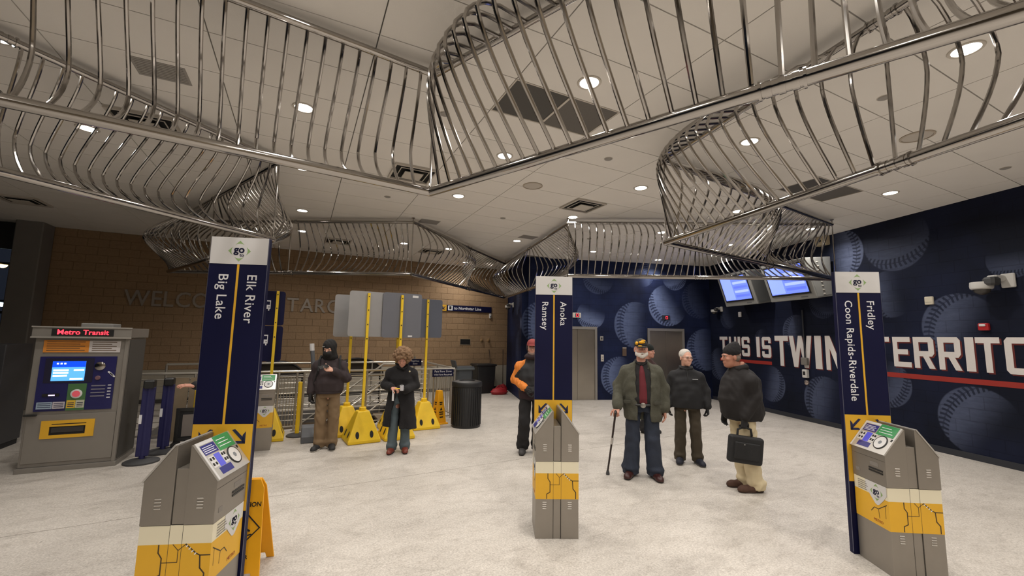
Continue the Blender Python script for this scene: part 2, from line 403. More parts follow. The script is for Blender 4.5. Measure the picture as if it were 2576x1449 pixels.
def mural(name, balls, ballc=(.175, .225, .40), lo=(0.0075, 0.0105, 0.028), hi=(0.017, 0.026, 0.080)):
    m = bpy.data.materials.new(name); m.use_nodes = True; nt = m.node_tree; N = nt.nodes; L = nt.links
    p = N['Principled BSDF']; p.inputs['Roughness'].default_value = .6; p.inputs['Specular IOR Level'].default_value = .12
    tc = N.new('ShaderNodeTexCoord'); sx = N.new('ShaderNodeSeparateXYZ'); L.new(tc.outputs['Object'], sx.inputs[0])
    acc = None
    for (cx, cz, R, rot, arc, B) in balls:
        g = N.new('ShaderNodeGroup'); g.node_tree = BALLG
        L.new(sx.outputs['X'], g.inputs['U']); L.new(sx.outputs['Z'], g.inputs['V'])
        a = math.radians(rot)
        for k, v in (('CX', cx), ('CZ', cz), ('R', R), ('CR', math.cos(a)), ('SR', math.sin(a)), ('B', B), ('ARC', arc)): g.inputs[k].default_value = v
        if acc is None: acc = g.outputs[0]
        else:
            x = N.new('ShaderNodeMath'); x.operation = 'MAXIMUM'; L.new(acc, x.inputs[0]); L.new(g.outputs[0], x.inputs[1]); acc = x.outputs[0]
    mp = N.new('ShaderNodeMapping'); mp.inputs['Scale'].default_value = (.6, 1, 2.2); L.new(tc.outputs['Object'], mp.inputs['Vector'])
    n = N.new('ShaderNodeTexNoise'); n.inputs['Scale'].default_value = 7; n.inputs['Detail'].default_value = 6; n.inputs['Roughness'].default_value = .7; L.new(mp.outputs['Vector'], n.inputs['Vector'])
    mr = N.new('ShaderNodeMapRange'); L.new(n.outputs['Fac'], mr.inputs['Value']); mr.inputs['From Min'].default_value = .3; mr.inputs['From Max'].default_value = .7
    mr.inputs['To Min'].default_value = .72; mr.inputs['To Max'].default_value = 1.15
    mu = N.new('ShaderNodeMath'); mu.operation = 'MULTIPLY'; L.new(acc, mu.inputs[0]); L.new(mr.outputs[0], mu.inputs[1])
    n2 = N.new('ShaderNodeTexNoise'); n2.inputs['Scale'].default_value = .9; n2.inputs['Detail'].default_value = 5; L.new(tc.outputs['Object'], n2.inputs['Vector'])
    base = N.new('ShaderNodeValToRGB'); L.new(n2.outputs['Fac'], base.inputs['Fac'])
    base.color_ramp.elements[0].position = .38; base.color_ramp.elements[0].color = (*lo, 1)
    base.color_ramp.elements[1].position = .72; base.color_ramp.elements[1].color = (*hi, 1)
    mx = N.new('ShaderNodeMix'); mx.data_type = 'RGBA'; L.new(mu.outputs[0], mx.inputs['Factor']); L.new(base.outputs['Color'], mx.inputs['A'])
    mx.inputs['B'].default_value = (*ballc, 1)
    # block courses under the paint: joints
    bt = N.new('ShaderNodeTexBrick'); bt.inputs['Scale'].default_value = 1.0; bt.inputs['Brick Width'].default_value = .4; bt.inputs['Row Height'].default_value = .2
    bt.inputs['Mortar Size'].default_value = .008; bt.inputs['Color1'].default_value = (1, 1, 1, 1); bt.inputs['Color2'].default_value = (.9, .9, .9, 1); bt.inputs['Mortar'].default_value = (.35, .35, .35, 1)
    cb = N.new('ShaderNodeCombineXYZ'); L.new(sx.outputs['X'], cb.inputs[0]); L.new(sx.outputs['Z'], cb.inputs[1]); L.new(cb.outputs[0], bt.inputs['Vector'])
    m2 = N.new('ShaderNodeMix'); m2.data_type = 'RGBA'; m2.blend_type = 'MULTIPLY'; m2.inputs['Factor'].default_value = .3
    L.new(mx.outputs['Result'], m2.inputs['A']); L.new(bt.outputs['Color'], m2.inputs['B']); L.new(m2.outputs['Result'], p.inputs['Base Color'])
    b = N.new('ShaderNodeBump'); b.inputs['Strength'].default_value = .4; b.inputs['Distance'].default_value = .006
    L.new(bt.outputs['Fac'], b.inputs['Height']); b.invert = True; L.new(b.outputs['Normal'], p.inputs['Normal'])
    return m
EY, RXM, RETX = 12.1, 8.4, 2.33
mE = mural('ball_mural_elevators', [(5.89, 2.23, .72, 0, .9, .62), (6.96, 2.86, .66, 35, .9, 1.0), (4.45, 2.5, .45, 70, 3, .85), (5.34, .68, .60, 0, .55, .75), (4.69, 3.62, .50, 60, .9, .22),
    (6.59, 4.14, .5, 0, .9, .6), (6.15, 3.75, .35, 200, .9, .3), (8.02, 3.06, .6, 20, .9, .16), (8.2, 1.51, .66, 10, .9, .55), (3.0, 2.2, .7, 0, .9, .5), (3.2, .8, .6, 180, .9, .4), (7.2, 3.75, .42, 120, .9, .6)])
wall_elev = struct(obj('wall_right_back', MB().bx(RETX, RXM+.25, 0, .25, 0, WALLH), mE, None, Mw(0, EY), (0, 0, -AM)))
# on the right wall local x runs from the far corner back towards the entrance, so the print reads the right way round
mR = mural('ball_mural_lettering', [(-7.63, 3.69, .55, 180, .9, .9), (-6.5, 3.75, .60, 100, .9, .42), (-4.9, 3.1, .30, 90, 4, .38), (-5.62, 2.10, .56, -30, .6, .60), (-5.5, .60, .56, -35, .9, .62),  # first ball is brightened, the downlight pool there put into its colour
    (-6.85, 1.05, .45, 150, .9, .5), (-9.72, .73, .46, 165, .9, .55), (-8.2, .52, .55, -15, .9, .55), (-8.85, 2.04, .42, -10, .9, .42), (-11.26, 2.5, .36, 30, .9, .25), (-8.1, 2.68, .36, 60, .9, .22),
    (-9.95, 1.85, .28, 0, .9, .25), (-6.66, 2.74, .46, 10, .9, .45), (-3.0, 2.8, .6, 40, .9, .4), (-3.6, .7, .5, 0, .9, .5), (-1.0, 2.0, .7, 0, .9, .5), (-10.6, 3.4, .45, 0, .9, .2), (-11.7, 1.1, .5, 20, .9, .4)], (.125, .150, .245), (.0070, .0090, .018), (.0120, .0160, .040))
wall_right = struct(obj('wall_right', MB().bx(-EY-.25, 6.5, 0, .25, 0, WALLH), mR, None, Mw(RXM, 0), (0, 0, -AM-math.pi/2)))
mT = mural('ball_mural_return', [(-12.9, 3.0, .55, 180, .9, .25), (-12.5, 1.5, .5, 0, .9, .12)])
struct(obj('wall_return', MB().bx(-14.75, -EY, 0.0, .2, 0, WALLH), mT, None, Mw(RETX, 0), (0, 0, -AM-math.pi/2)))
BASEB = mat('dark_baseboard', (0.02, .022, .03), .6)
struct(obj('baseboard_right', MB().bx(-EY, 6.5, -.014, .05, 0, .10), BASEB, None, Mw(RXM, 0), (0, 0, -AM-math.pi/2)))

# ---- painted lettering on the right wall
def glyph(ch):
    t = .27; u = .17
    G = {
     'T': [[(0,1),(1,1),(1,1-u),(0,1-u)], [(.5-t/2,1),(.5+t/2,1),(.5+t/2,0),(.5-t/2,0)]],
     'H': [[(0,0),(t,0),(t,1),(0,1)], [(1-t,0),(1,0),(1,1),(1-t,1)], [(0,.41),(1,.41),(1,.41+u),(0,.41+u)]],
     'I': [[(0,0),(1,0),(1,1),(0,1)]],
     'E': [[(0,0),(t,0),(t,1),(0,1)], [(0,0),(1,0),(1,u),(0,u)], [(0,1-u),(1,1-u),(1,1),(0,1)], [(0,.42),(.85,.42),(.85,.42+u),(0,.42+u)]],
     'S': [[(.12,1),(.88,1),(1,.92),(1,1-u),(0,1-u),(0,.92)], [(0,.55),(0,.92),(t,.92),(t,.55)], [(0,.55),(.1,.43),(.9,.43+u*.4),(1,.43),(.9,.60),(.1,.60)], [(.05,.42),(.95,.42),(.95,.58),(.05,.58)],
           [(1-t,.08),(1,.08),(1,.5),(1-t,.5)], [(.12,0),(.88,0),(1,.08),(1,u),(0,u),(0,.08)], [(0,.08),(t,.08),(t,.30),(0,.30)], [(1-t,.92),(1,.92),(1,.70),(1-t,.70)]],
     'W': [[(0,1),(.2,1),(.36,0),(.18,0)], [(.18,0),(.36,0),(.58,1),(.42,1)], [(.42,1),(.58,1),(.82,0),(.64,0)], [(.64,0),(.82,0),(1,1),(.80,1)]],
     'N': [[(0,0),(.26,0),(.26,1),(0,1)], [(.74,0),(1,0),(1,1),(.74,1)], [(0,1),(.3,1),(1,0),(.7,0)]],
     'R': [[(0,0),(t,0),(t,1),(0,1)], [(0,1-u),(.85,1-u),(1,1-u),(.88,1),(0,1)], [(1-t,.46),(1,.5),(1,.9),(.88,1),(1-t,1)], [(0,.38),(.88,.38),(1,.48),(1,.38+u),(0,.38+u)], [(.42,.42),(.70,.42),(1,0),(.72,0)]],
     'O': [[(0,.1),(t,.1),(t,.9),(0,.9)], [(1-t,.1),(1,.1),(1,.9),(1-t,.9)], [(.12,0),(.88,0),(1,.1),(1,u),(0,u),(0,.1)], [(.12,1),(.88,1),(1,.9),(1,1-u),(0,1-u),(0,.9)]],
     'Y': [[(.5-t/2,0),(.5+t/2,0),(.5+t/2,.5),(.5-t/2,.5)], [(0,1),(.28,1),(.5+t/2,.42),(.5-t/2,.42)], [(.72,1),(1,1),(.5+t/2,.42),(.5-t/2,.42)]],
    }
    return G[ch]
PW = mat('mural_white_paint', rgb(214, 208, 204), .55, noise=.05, nscale=40); PR = mat('mural_red_paint', rgb(150, 42, 34), .5); PRD = mat('mural_dark_red_paint', rgb(96, 34, 30), .5)
def letter(ch, yfar, ynear, z0, z1):
    w_ = yfar-ynear; x0 = -yfar
    a = MB(); b = MB()
    for q, poly in enumerate(glyph(ch)):
        a.prism([(x0+p[0]*w_, z0+p[1]*(z1-z0)) for p in poly], -.0050-.0003*q, -.0030)
        b.prism([(x0+.022+p[0]*w_, z0-.022+p[1]*(z1-z0)) for p in poly], -.0012-.0002*q, .001)
    o = obj('painted_letter', a, PW, wall_right); obj('letter_shadow', b, PRD, o)
for ch, a, b in (('T', 11.68, 11.33), ('H', 11.26, 10.95), ('I', 10.89, 10.79), ('S', 10.73, 10.42), ('I', 10.17, 10.05), ('S', 9.97, 9.66)): letter(ch, a, b, 1.385, 1.92)
for ch, a, b in (('T', 9.53, 9.11), ('W', 9.08, 8.44), ('I', 8.37, 8.20), ('N', 8.10, 7.71), ('S', 7.62, 7.26)): letter(ch, a, b, 1.21, 1.95)
for ch, a, b in (('T', 7.04, 6.74), ('E', 6.68, 6.38), ('R', 6.33, 6.01), ('R', 5.95, 5.63), ('I', 5.57, 5.45), ('T', 5.43, 5.13), ('O', 5.08, 4.76), ('R', 4.70, 4.38), ('Y', 4.33, 4.01)): letter(ch, a, b, 1.385, 1.93)
obj('painted_underline', MB().bx(-11.68, -9.66, -.003, .001, 1.205, 1.29), PR, wall_right)
obj('painted_underline', MB().bx(-7.04, -4.0, -.003, .001, 1.185, 1.27), PR, wall_right)

# ---- elevators
DOORM = mat('elevator_steel', (0.42, 0.385, 0.33), .30, 1.0, noise=.10, nscale=3); FRAMEM = mat('elevator_frame_steel', (0.36, .34, .31), .4, .7)
def elevator(n, x0, x1):
    d = struct(obj('door_%d' % n, MB().bx(x0, x0+.07, -.04, .02, 0, 2.14).bx(x1-.07, x1, -.04, .02, 0, 2.14).bx(x0+.07, x1-.07, -.04, .02, 2.06, 2.14), FRAMEM, None, Mw(0, EY), (0, 0, -AM)))
    mid = (x0+x1)/2
    obj('door_leaf', MB().bx(x0+.07, mid-.002, -.012, .0, .01, 2.06), DOORM, d, bevel=.003); obj('door_leaf', MB().bx(mid+.002, x1-.07, -.012, .0, .01, 2.06), DOORM, d, bevel=.003)
    obj('door_sill', MB().bx(x0, x1, -.06, 0, 0, .012), FRAMEM, d)
elevator(1, 3.42, 4.63); elevator(2, 6.25, 7.47)
def on_elev(o, x, z): o.location = Mw(x, EY, z); o.rotation_euler = (0, 0, -AM); return o
for x, plate, lab in ((4.0, TRIM, 'pale elevator floor indicator with red digit beside the blue pylon'), (6.88, mat('dark_plate', (.03, .03, .04), .4), 'dark elevator floor indicator with red digit above the right elevator')):
    t = on_elev(thing('floor_indicator', lab, 'indicator'), x, 2.475)
    obj('housing', MB().chbox((0, -.015, 0), (.26, .03, .15), .008), plate, t); obj('display', MB().bx(-.045, .075, -.032, -.029, -.055, .055), BLACKP, t)
    s = .012; dg = MB()
    for bx_ in ((-.02, .03, .035, .045), (-.02, .03, -.045, -.035), (-.028, -.018, -.04, .04), (.028, .038, -.04, .04)): dg.bx(bx_[0]+.01, bx_[1]+.01, -.0345, -.032, bx_[2], bx_[3])
    obj('digit', dg, REDLED, t)
t = on_elev(thing('call_button_plate', 'small steel call button plate right of the first elevator', 'button panel'), 4.80, 1.22)
obj('plate', MB().chbox((0, -.006, 0), (.09, .012, .20), .004), TRIM, t); obj('button', MB().cyl((0, -.012, .03), (0, -.018, .03), .018), FRAMEM, t); obj('button', MB().cyl((0, -.012, -.04), (0, -.018, -.04), .018), FRAMEM, t)
t = on_elev(thing('wall_plate', 'small grey plate above the call buttons between the elevators', 'wall plate'), 4.78, 1.80)
obj('plate', MB().chbox((0, -.01, 0), (.10, .02, .13), .004), mat('plate_grey', rgb(150, 146, 140), .5), t); obj('plate_symbol', MB().bx(-.02, .02, -.022, -.02, -.03, .03), INKK, t)
t = on_elev(thing('wall_plate', 'tall brown plate on the mural behind the man with the cane', 'wall plate'), 5.50, 1.42)
obj('plate', MB().chbox((0, -.01, 0), (.13, .02, .26), .004), mat('plate_brown', rgb(92, 74, 60), .5), t); obj('plate_edge', MB().bx(-.06, .06, -.022, -.02, .10, .115), TRIM, t)

# ------------------------------------------------------------------ ceiling
TILEM = mat('ceiling_tile', (0.86, 0.83, 0.79), .9, noise=.05, nscale=1.5, bump=.25, bscale=250)
GRIDM = mat('ceiling_grid', (0.20, 0.19, 0.175), .8)  # dark tone stands for the shadow gap between tiles
ceiling = struct(obj('ceiling', MB().bx(-8.2, 14.2, -5.2, 15.8, CEIL+.006, CEIL+.12), GRIDM))
def clip(poly, a, b, c):
    out = []
    for i in range(len(poly)):
        p, q = poly[i], poly[(i+1) % len(poly)]
        dp, dq = a*p[0]+b*p[1]-c, a*q[0]+b*q[1]-c
        if dp <= 0: out.append(p)
        if dp*dq < 0: s_ = dp/(dp-dq); out.append((p[0]+s_*(q[0]-p[0]), p[1]+s_*(q[1]-p[1])))
    return out
cA, sA = math.cos(AM), math.sin(AM)
TX, TY = 1.62, 5.69; gp = .005
GR_TILES = {(0, -4), (4, -4)}; DIFF = [(4.36, 6.0), (1.31, 6.0), (-1.735, 6.0), (.705, 11.485), (3.145, 11.485), (-4.78, 10.87)]
tile_full = mesh_of(MB().bx(0, 1.22-2*gp, 0, .61-2*gp, 0, .02), 'ceiling_tile', TILEM)
cand = []
for i in range(-8, 11):
    for j in range(-18, 14):
        if (i, j) in GR_TILES: continue
        x0, y0 = TX+1.22*i, TY+.61*j
        pol = [(x0+gp, y0+gp), (x0+1.22-gp, y0+gp), (x0+1.22-gp, y0+.61-gp), (x0+gp, y0+.61-gp)]
        mx_, my_ = toM(x0+.61, y0+.305)
        q = clip(pol, 0, 1, BY-.003); q = clip(q, -1, 0, 7.94) if q else q; q = clip(q, 0, -1, 4.95) if q else q
        if q: q = clip(q, cA, -sA, RXM-.003)
        if q and my_ > EY-.6:
            if mx_ > RETX-.3: q = clip(q, sA, cA, EY-.003) if mx_ > RETX+.3 else clip(q, cA, -sA, RETX-.003)
        if not q or len(q) < 3: continue
        fullt = (len(q) == 4 and all(abs(q[k][0]-pol[k][0])+abs(q[k][1]-pol[k][1]) < 1e-6 for k in range(4)))
        d2 = (x0+.61)*math.sin(YAW)+(y0+.3)*math.cos(YAW)
        lat = abs((x0+.61)*math.cos(YAW)-(y0+.3)*math.sin(YAW))
        vis = d2 > .9 and lat < 1.35*d2+1.2
        cand.append((0 if vis else 1, d2, q, fullt, x0, y0))
cand.sort(key=lambda c: (c[0], c[1]))
rest = MB()
for k, (v_, d2, q, fullt, x0, y0) in enumerate(cand):
    if k < 300 and v_ == 0:
        if fullt: obj('ceiling_tile', tile_full, None, ceiling, (x0+gp, y0+gp, CEIL-.012))
        else: obj('ceiling_tile', MB().prism(q, CEIL-.012, CEIL+.008, axis='z'), TILEM, ceiling)
    else: rest.prism(q, CEIL-.012, CEIL+.008, axis='z')
o = obj('ceiling_tiles_more', rest, TILEM, ceiling); o['kind'] = 'stuff'
TZ = CEIL-.012

# ---- recessed downlights
LENS = mat('downlight_lens', (1, .95, .88), .4, emit=(1.0, .93, .84), estr=16)
ring_me = mesh_of(MB().lathe([(.085, .0), (.088, -.008), (.108, -.010), (.112, -.004), (.112, 0)], 28, capb=False, capt=False), 'trim_ring', TRIM)
lens_me = mesh_of(MB().lathe([(.087, 0.0), (.087, -.004), (.02, -.006), (.001, -.0062)], 28, capt=False, capb=False), 'lens', LENS)
DL = [(-.13, 4.75), (-2.42, 6.50), (2.24, 2.98), (4.62, 1.20), (2.24, 4.80), (4.62, 3.03), (-.13, 6.58), (2.24, 6.62), (4.62, 4.83), (-.13, 8.95), (4.63, 6.70), (8.15, 3.10), (7.01, 4.88), (4.63, 9.10), (2.25, 10.88), (3.47, 10.93),
      (-.13, 10.80), (4.62, 12.70), (7.01, 9.15), (7.0, 6.70), (9.38, 9.15), (9.40, 4.93), (9.37, 6.75), (-2.38, 4.74), (-.13, 2.98), (2.24, 1.16), (-.13, 1.16), (7.01, 1.20), (4.62, -.62), (2.24, -.66), (-.13, -2.5), (4.62, -2.5), (7.0, -.62), (8.2, -2.4), (-2.38, 1.16), (-2.38, -.66), (-.13, -.66), (2.24, -2.5), (7.0, -2.5), (-2.38, -2.5), (2.24, -4.2), (-.13, -4.2), (4.62, -4.2)]  # lamps ending this list are unseen, added around the viewer to brighten the ceiling
def near_txt(x, y):
    if y < -.3: return 'behind the viewer, over the entrance side'
    if x < -1: return 'on the dim left side'
    if y > 10: return 'close to the tan block wall'
    if x > 8: return 'near the mural wall with lettering'
    return None
for k, (x, y) in enumerate(DL):
    t = thing('recessed_downlight', 'round recessed downlight glowing in the white tile ceiling', 'downlight', (x, y, TZ), 0, 'recessed downlights in the tile ceiling')
    obj('trim_ring', ring_me, None, t); obj('lens', lens_me, None, t)
    ld = bpy.data.lights.new('lamp_beam', 'AREA'); ld.shape = 'DISK'; ld.size = .16; ld.energy = LAMP_W; ld.color = LAMP_COL; ld.spread = math.radians(150)
    lo = bpy.data.objects.new('lamp_beam', ld); COL.objects.link(lo); lo.parent = t; lo.location = (0, 0, -.012)

# ---- return-air grilles, diffusers, small grilles, sprinklers, speakers
PERF = mat('dark_perforated_grille', (0.085, .08, .075), .7, noise=.2, nscale=120); PERF2 = mat('dark_perforated_grille_paler', (0.14, .13, .118), .7, noise=.2, nscale=120)  # second panel is a paler tone of the same grille
for (i, j), lab in (((0, -4), 'dark two-panel return air grille under the front bend of the sculpture'), ((4, -4), 'dark two-panel return air grille near the mural wall')):
    x0, y0 = TX+1.22*i, TY+.61*j
    t = thing('return_air_grille', lab, 'air grille', (x0+.61, y0+.305, CEIL))
    fr = MB(); fr.bx(-.61, .61, -.305, -.290, -.014, .006).bx(-.61, .61, .290, .305, -.014, .006).bx(-.61, -.595, -.29, .29, -.014, .006).bx(.595, .61, -.29, .29, -.014, .006).bx(-.012, .012, -.29, .29, -.014, .006)
    obj('frame', fr, TRIM, t)
    obj('perforated_panel', MB().bx(-.595, -.012, -.29, .29, -.006, .004), PERF, t); obj('perforated_panel', MB().bx(.012, .595, -.29, .29, -.006, .004), PERF2, t)
dlabs = ['square ceiling diffuser with black slots near the downlight row by the inner corner', 'square ceiling diffuser behind the front lower rail of the sculpture', 'square ceiling diffuser behind the curved rods on the dim side',
         'square ceiling diffuser over the stair opening', 'square ceiling diffuser close to the block wall corner', 'square ceiling diffuser above the dark end of the block wall']
SLOT = mat('slot_black', (.006, .006, .006), .9)
for (x, y), lab in zip(DIFF, dlabs):
    t = thing('ceiling_diffuser', lab, 'air diffuser', (x, y, TZ))
    fr = MB()
    for a in (0, 1, 2, 3):
        r = RZ(a*math.pi/2); m1 = MB(); m1.prism([(-.30, -.30), (.30, -.30), (.275, -.275), (-.275, -.275)], -.030, 0, axis='z'); fr.add([r @ Vector(v) for v in m1.v], m1.f)
    obj('frame', fr, TRIM, t); obj('slot_shade_plate', MB().bx(-.275, .275, -.275, .275, -.004, -.001), SLOT, t)  # flat black plate paints in the shade of a deep slot
    v = MB()
    for a in (0, 1, 2, 3):
        r = RZ(a*math.pi/2); m1 = MB(); m1.prism([(-.205, -.205), (.205, -.205), (.193, -.193), (-.193, -.193)], -.026, -.018, axis='z'); v.add([r @ Vector(q) for q in m1.v], m1.f)
    obj('vane', v, TRIM, t); obj('centre_plate', MB().chbox((0, 0, -.042), (.27, .27, .014), .006), TRIM, t); obj('stem', MB().bx(-.02, .02, -.02, .02, -.036, 0), TRIM, t)
PALE = mat('pale_grille', (.34, .32, .30), .8, noise=.15, nscale=150)
for x, y, lab in ((2.25, 8.48, 'small pale square grille beyond the inner sculpture corner'), (4.68, 8.62, 'small pale square grille between two downlights near the elevators'), (-1.3, 4.68, 'small grey square grille on the dim side')):
    t = thing('small_ceiling_grille', lab, 'air grille', (x, y, TZ)); obj('frame', MB().bx(-.20, .20, -.15, .15, -.006, 0), PALE, t)
    s = MB()
    for k in range(9): s.bx(-.18, .18, -.13+k*.03, -.118+k*.03, -.010, -.006)
    obj('louvre', s, PALE, t)
for x, y in ((3.48, 4.22), (1.18, 7.27), (3.47, 7.46), (8.26, 1.91), (1.22, 4.16), (4.88, 1.84), (6.0, 8.0)):
    t = thing('sprinkler_cap', 'small round grey sprinkler cap in the tile ceiling', 'sprinkler', (x, y, TZ), 0, 'sprinkler caps in the ceiling')
    obj('cover', MB().lathe([(.05, 0), (.05, -.008), (.042, -.012), (.001, -.012)], 20, capb=False, capt=False), PALE, t); obj('collar', MB().lathe([(.058, 0), (.058, -.003), (.05, -.004)], 20, capb=False, capt=False), TRIM, t)
SPK = mat('speaker_grille', (.56, .52, .47), .8, noise=.2, nscale=200)
for x, y, lab in ((3.1, 5.58, 'round ceiling speaker between the sculpture arms'), (6.14, 2.05, 'round ceiling speaker behind the right sculpture rods')):
    t = thing('ceiling_speaker', lab, 'speaker', (x, y, TZ)); obj('rim', MB().lathe([(.155, 0), (.155, -.01), (.135, -.012), (.135, -.004)], 28, capb=False, capt=False), mat('speaker_rim', (.46, .40, .33), .6), t)
    obj('grille', MB().lathe([(.135, -.005), (.08, -.010), (.001, -.011)], 28, capb=False, capt=False), SPK, t)
# ------------------------------------------------------------------ star sculpture of bent tubes
SC = (2.19975, 5.72234); SR_, SA = 6.9575, math.radians(-83.319); ZT, ZL = 4.067, 3.005
def star_pts():
    V = []
    for k in range(5):
        a = SA+2*math.pi*k/5
        V.append((SC[0]+SR_*math.cos(a), SC[1]+SR_*math.sin(a))); a += math.pi/5
        V.append((SC[0]+.381966*SR_*math.cos(a), SC[1]+.381966*SR_*math.sin(a)))
    return V
SV = star_pts()
BULGE = 0.66
TPK = [(.5, .28), (.33, .62), (.6, .30), (.45, .6), (.5, .45), (.55, .5), (.5, .70), (.66, .64), (.68, .64), (.28, .6)]
def rod_path(e, s, n=15):
    a, b = Vector((*SV[e], 0)), Vector((*SV[(e+1) % 10], 0)); p = a.lerp(b, s); d = (b-a).normalized()
    nrm = Vector((d.y, -d.x, 0))                 # outward (counter-clockwise outline)
    sn = math.sin(2*math.pi*s); amp = BULGE*math.copysign(abs(sn)**.74, sn)
    tp = TPK[e][0]*(1-s)+TPK[e][1]*s             # height fraction (from the top) of the widest bulge
    pw = math.log(.5)/math.log(tp)
    out = []
    for k in range(n):
        t = k/(n-1); u = t**pw
        tri = 1-abs(2*u-1); out.append(p+nrm*(amp*(.7*math.sin(math.pi*u)+.3*tri))+Vector((0, 0, ZT+(ZL-ZT)*t)))
    return out
sculp = thing('ceiling_sculpture', 'large star-shaped ceiling sculpture of polished bent steel tubes', 'sculpture', (SC[0], SC[1], CEIL))
off = Vector((SC[0], SC[1], CEIL))
def loc_(P): return [p-off for p in P]
for z, nm, r in ((ZT, 'top_rail', .031), (ZL, 'bottom_rail', .039)):
    for e in range(10):
        a, b = Vector((*SV[e], z)), Vector((*SV[(e+1) % 10], z))
        obj(nm, MB().tube(loc_([a, a.lerp(b, .25), a.lerp(b, .5), a.lerp(b, .75), b]), r, 14), STEEL, sculp)
for e in range(10):
    a, b = Vector((*SV[e], 0)), Vector((*SV[(e+1) % 10], 0)); d = (b-a).normalized(); m_ = a.lerp(b, .5)
    for z, r in ((ZL, .044), (ZT, .036)):
        mb = MB(); c = m_+Vector((0, 0, z))-off
        for q in (-.055, 0, .055): mb.tube([c+d*(q-.014), c+d*(q+.014)], r, 12)
        for q in (-.09, .09): mb.tube([c+d*(q-.006), c+d*(q+.006)], r+.006, 12)
        obj('coupling', mb, STEEL, sculp)
    v = Vector((*SV[e], 0))
    obj('corner_post', MB().cyl(v+Vector((0, 0, ZL))-off, v+Vector((0, 0, ZT))-off, .011, None, 10), STEEL, sculp)
    obj('hanger', MB().cyl(v+Vector((0, 0, ZT))-off, v+Vector((0, 0, CEIL-.011))-off, .012, None, 10).cyl(v+Vector((0, 0, CEIL-.02))-off, v+Vector((0, 0, CEIL-.011))-off, .035, None, 14), STEEL, sculp)
NR = 40; rods = []
for e in range(10):
    for k in range(1, NR):
        P = rod_path(e, k/NR); m_ = P[7]
        d2 = m_.x*math.sin(YAW)+m_.y*math.cos(YAW); lat = abs(m_.x*math.cos(YAW)-m_.y*math.sin(YAW))
        vis = 0 if (d2 > .4 and lat < 1.3*d2+.3) else 1
        rods.append((vis, m_.length, P))
rods.sort(key=lambda r: (r[0], r[1]))
restr = MB()
for k, (v_, d_, P) in enumerate(rods):
    if k < 300: obj('rod', MB().tube(loc_(P), .0135, 8, caps=False), STEEL, sculp)
    else: restr.tube(loc_(P), .0135, 6, caps=False)
o = obj('rods_more', restr, STEEL, sculp); o['kind'] = 'stuff'

# ------------------------------------------------------------------ logo print
def add_logo(parent, c, s, M_=None, lab=None, back=None):
    """green diamond of four arrowheads with 'go to' in the XZ plane facing -Y, centred at c (local), scaled s"""
    g = MB()
    for a in range(4):
        r = RY(a*math.pi/2); tri = [(-.40, .60), (0, 1.0), (.40, .60), (.20, .69), (0, .72), (-.20, .69)]
        pts = [r @ Vector((x*s, 0, z*s)) for x, z in tri]
        g.add([p+Vector((0, -.0004, 0)) for p in pts], [(0, 1, 2, 3, 4, 5)])
    ring = []; n = 28
    for k in range(n): t = 2*math.pi*k/n; ring.append((math.cos(t)*.70*s, -.0002, math.sin(t)*.70*s))
    t1 = text_mb('go', .96*s, depth=.0012); t2 = text_mb('to', .44*s, depth=.0012)
    ink = MB(); [ink.add([(x+(dx-.02)*s, y-.001, z+(.13+dz)*s) for x, y, z in t1.v], t1.f) for dx in (-.025, .025) for dz in (-.015, .015)]; [ink.add([(x+(.24+dx)*s, y-.001, z-.38*s) for x, y, z in t2.v], t2.f) for dx in (-.01, .01)]
    disc = MB().add(ring, [tuple(range(n))])
    outs = []
    for mb_, m_, nm in ((disc, back or WHITEP, 'logo_disc'), (g, GREENP, 'logo_arrowheads'), (ink, INK, 'logo_lettering')):
        if M_ is not None: mb_.xform(M_)
        outs.append(obj(nm, mb_, m_, parent, c))
    return outs

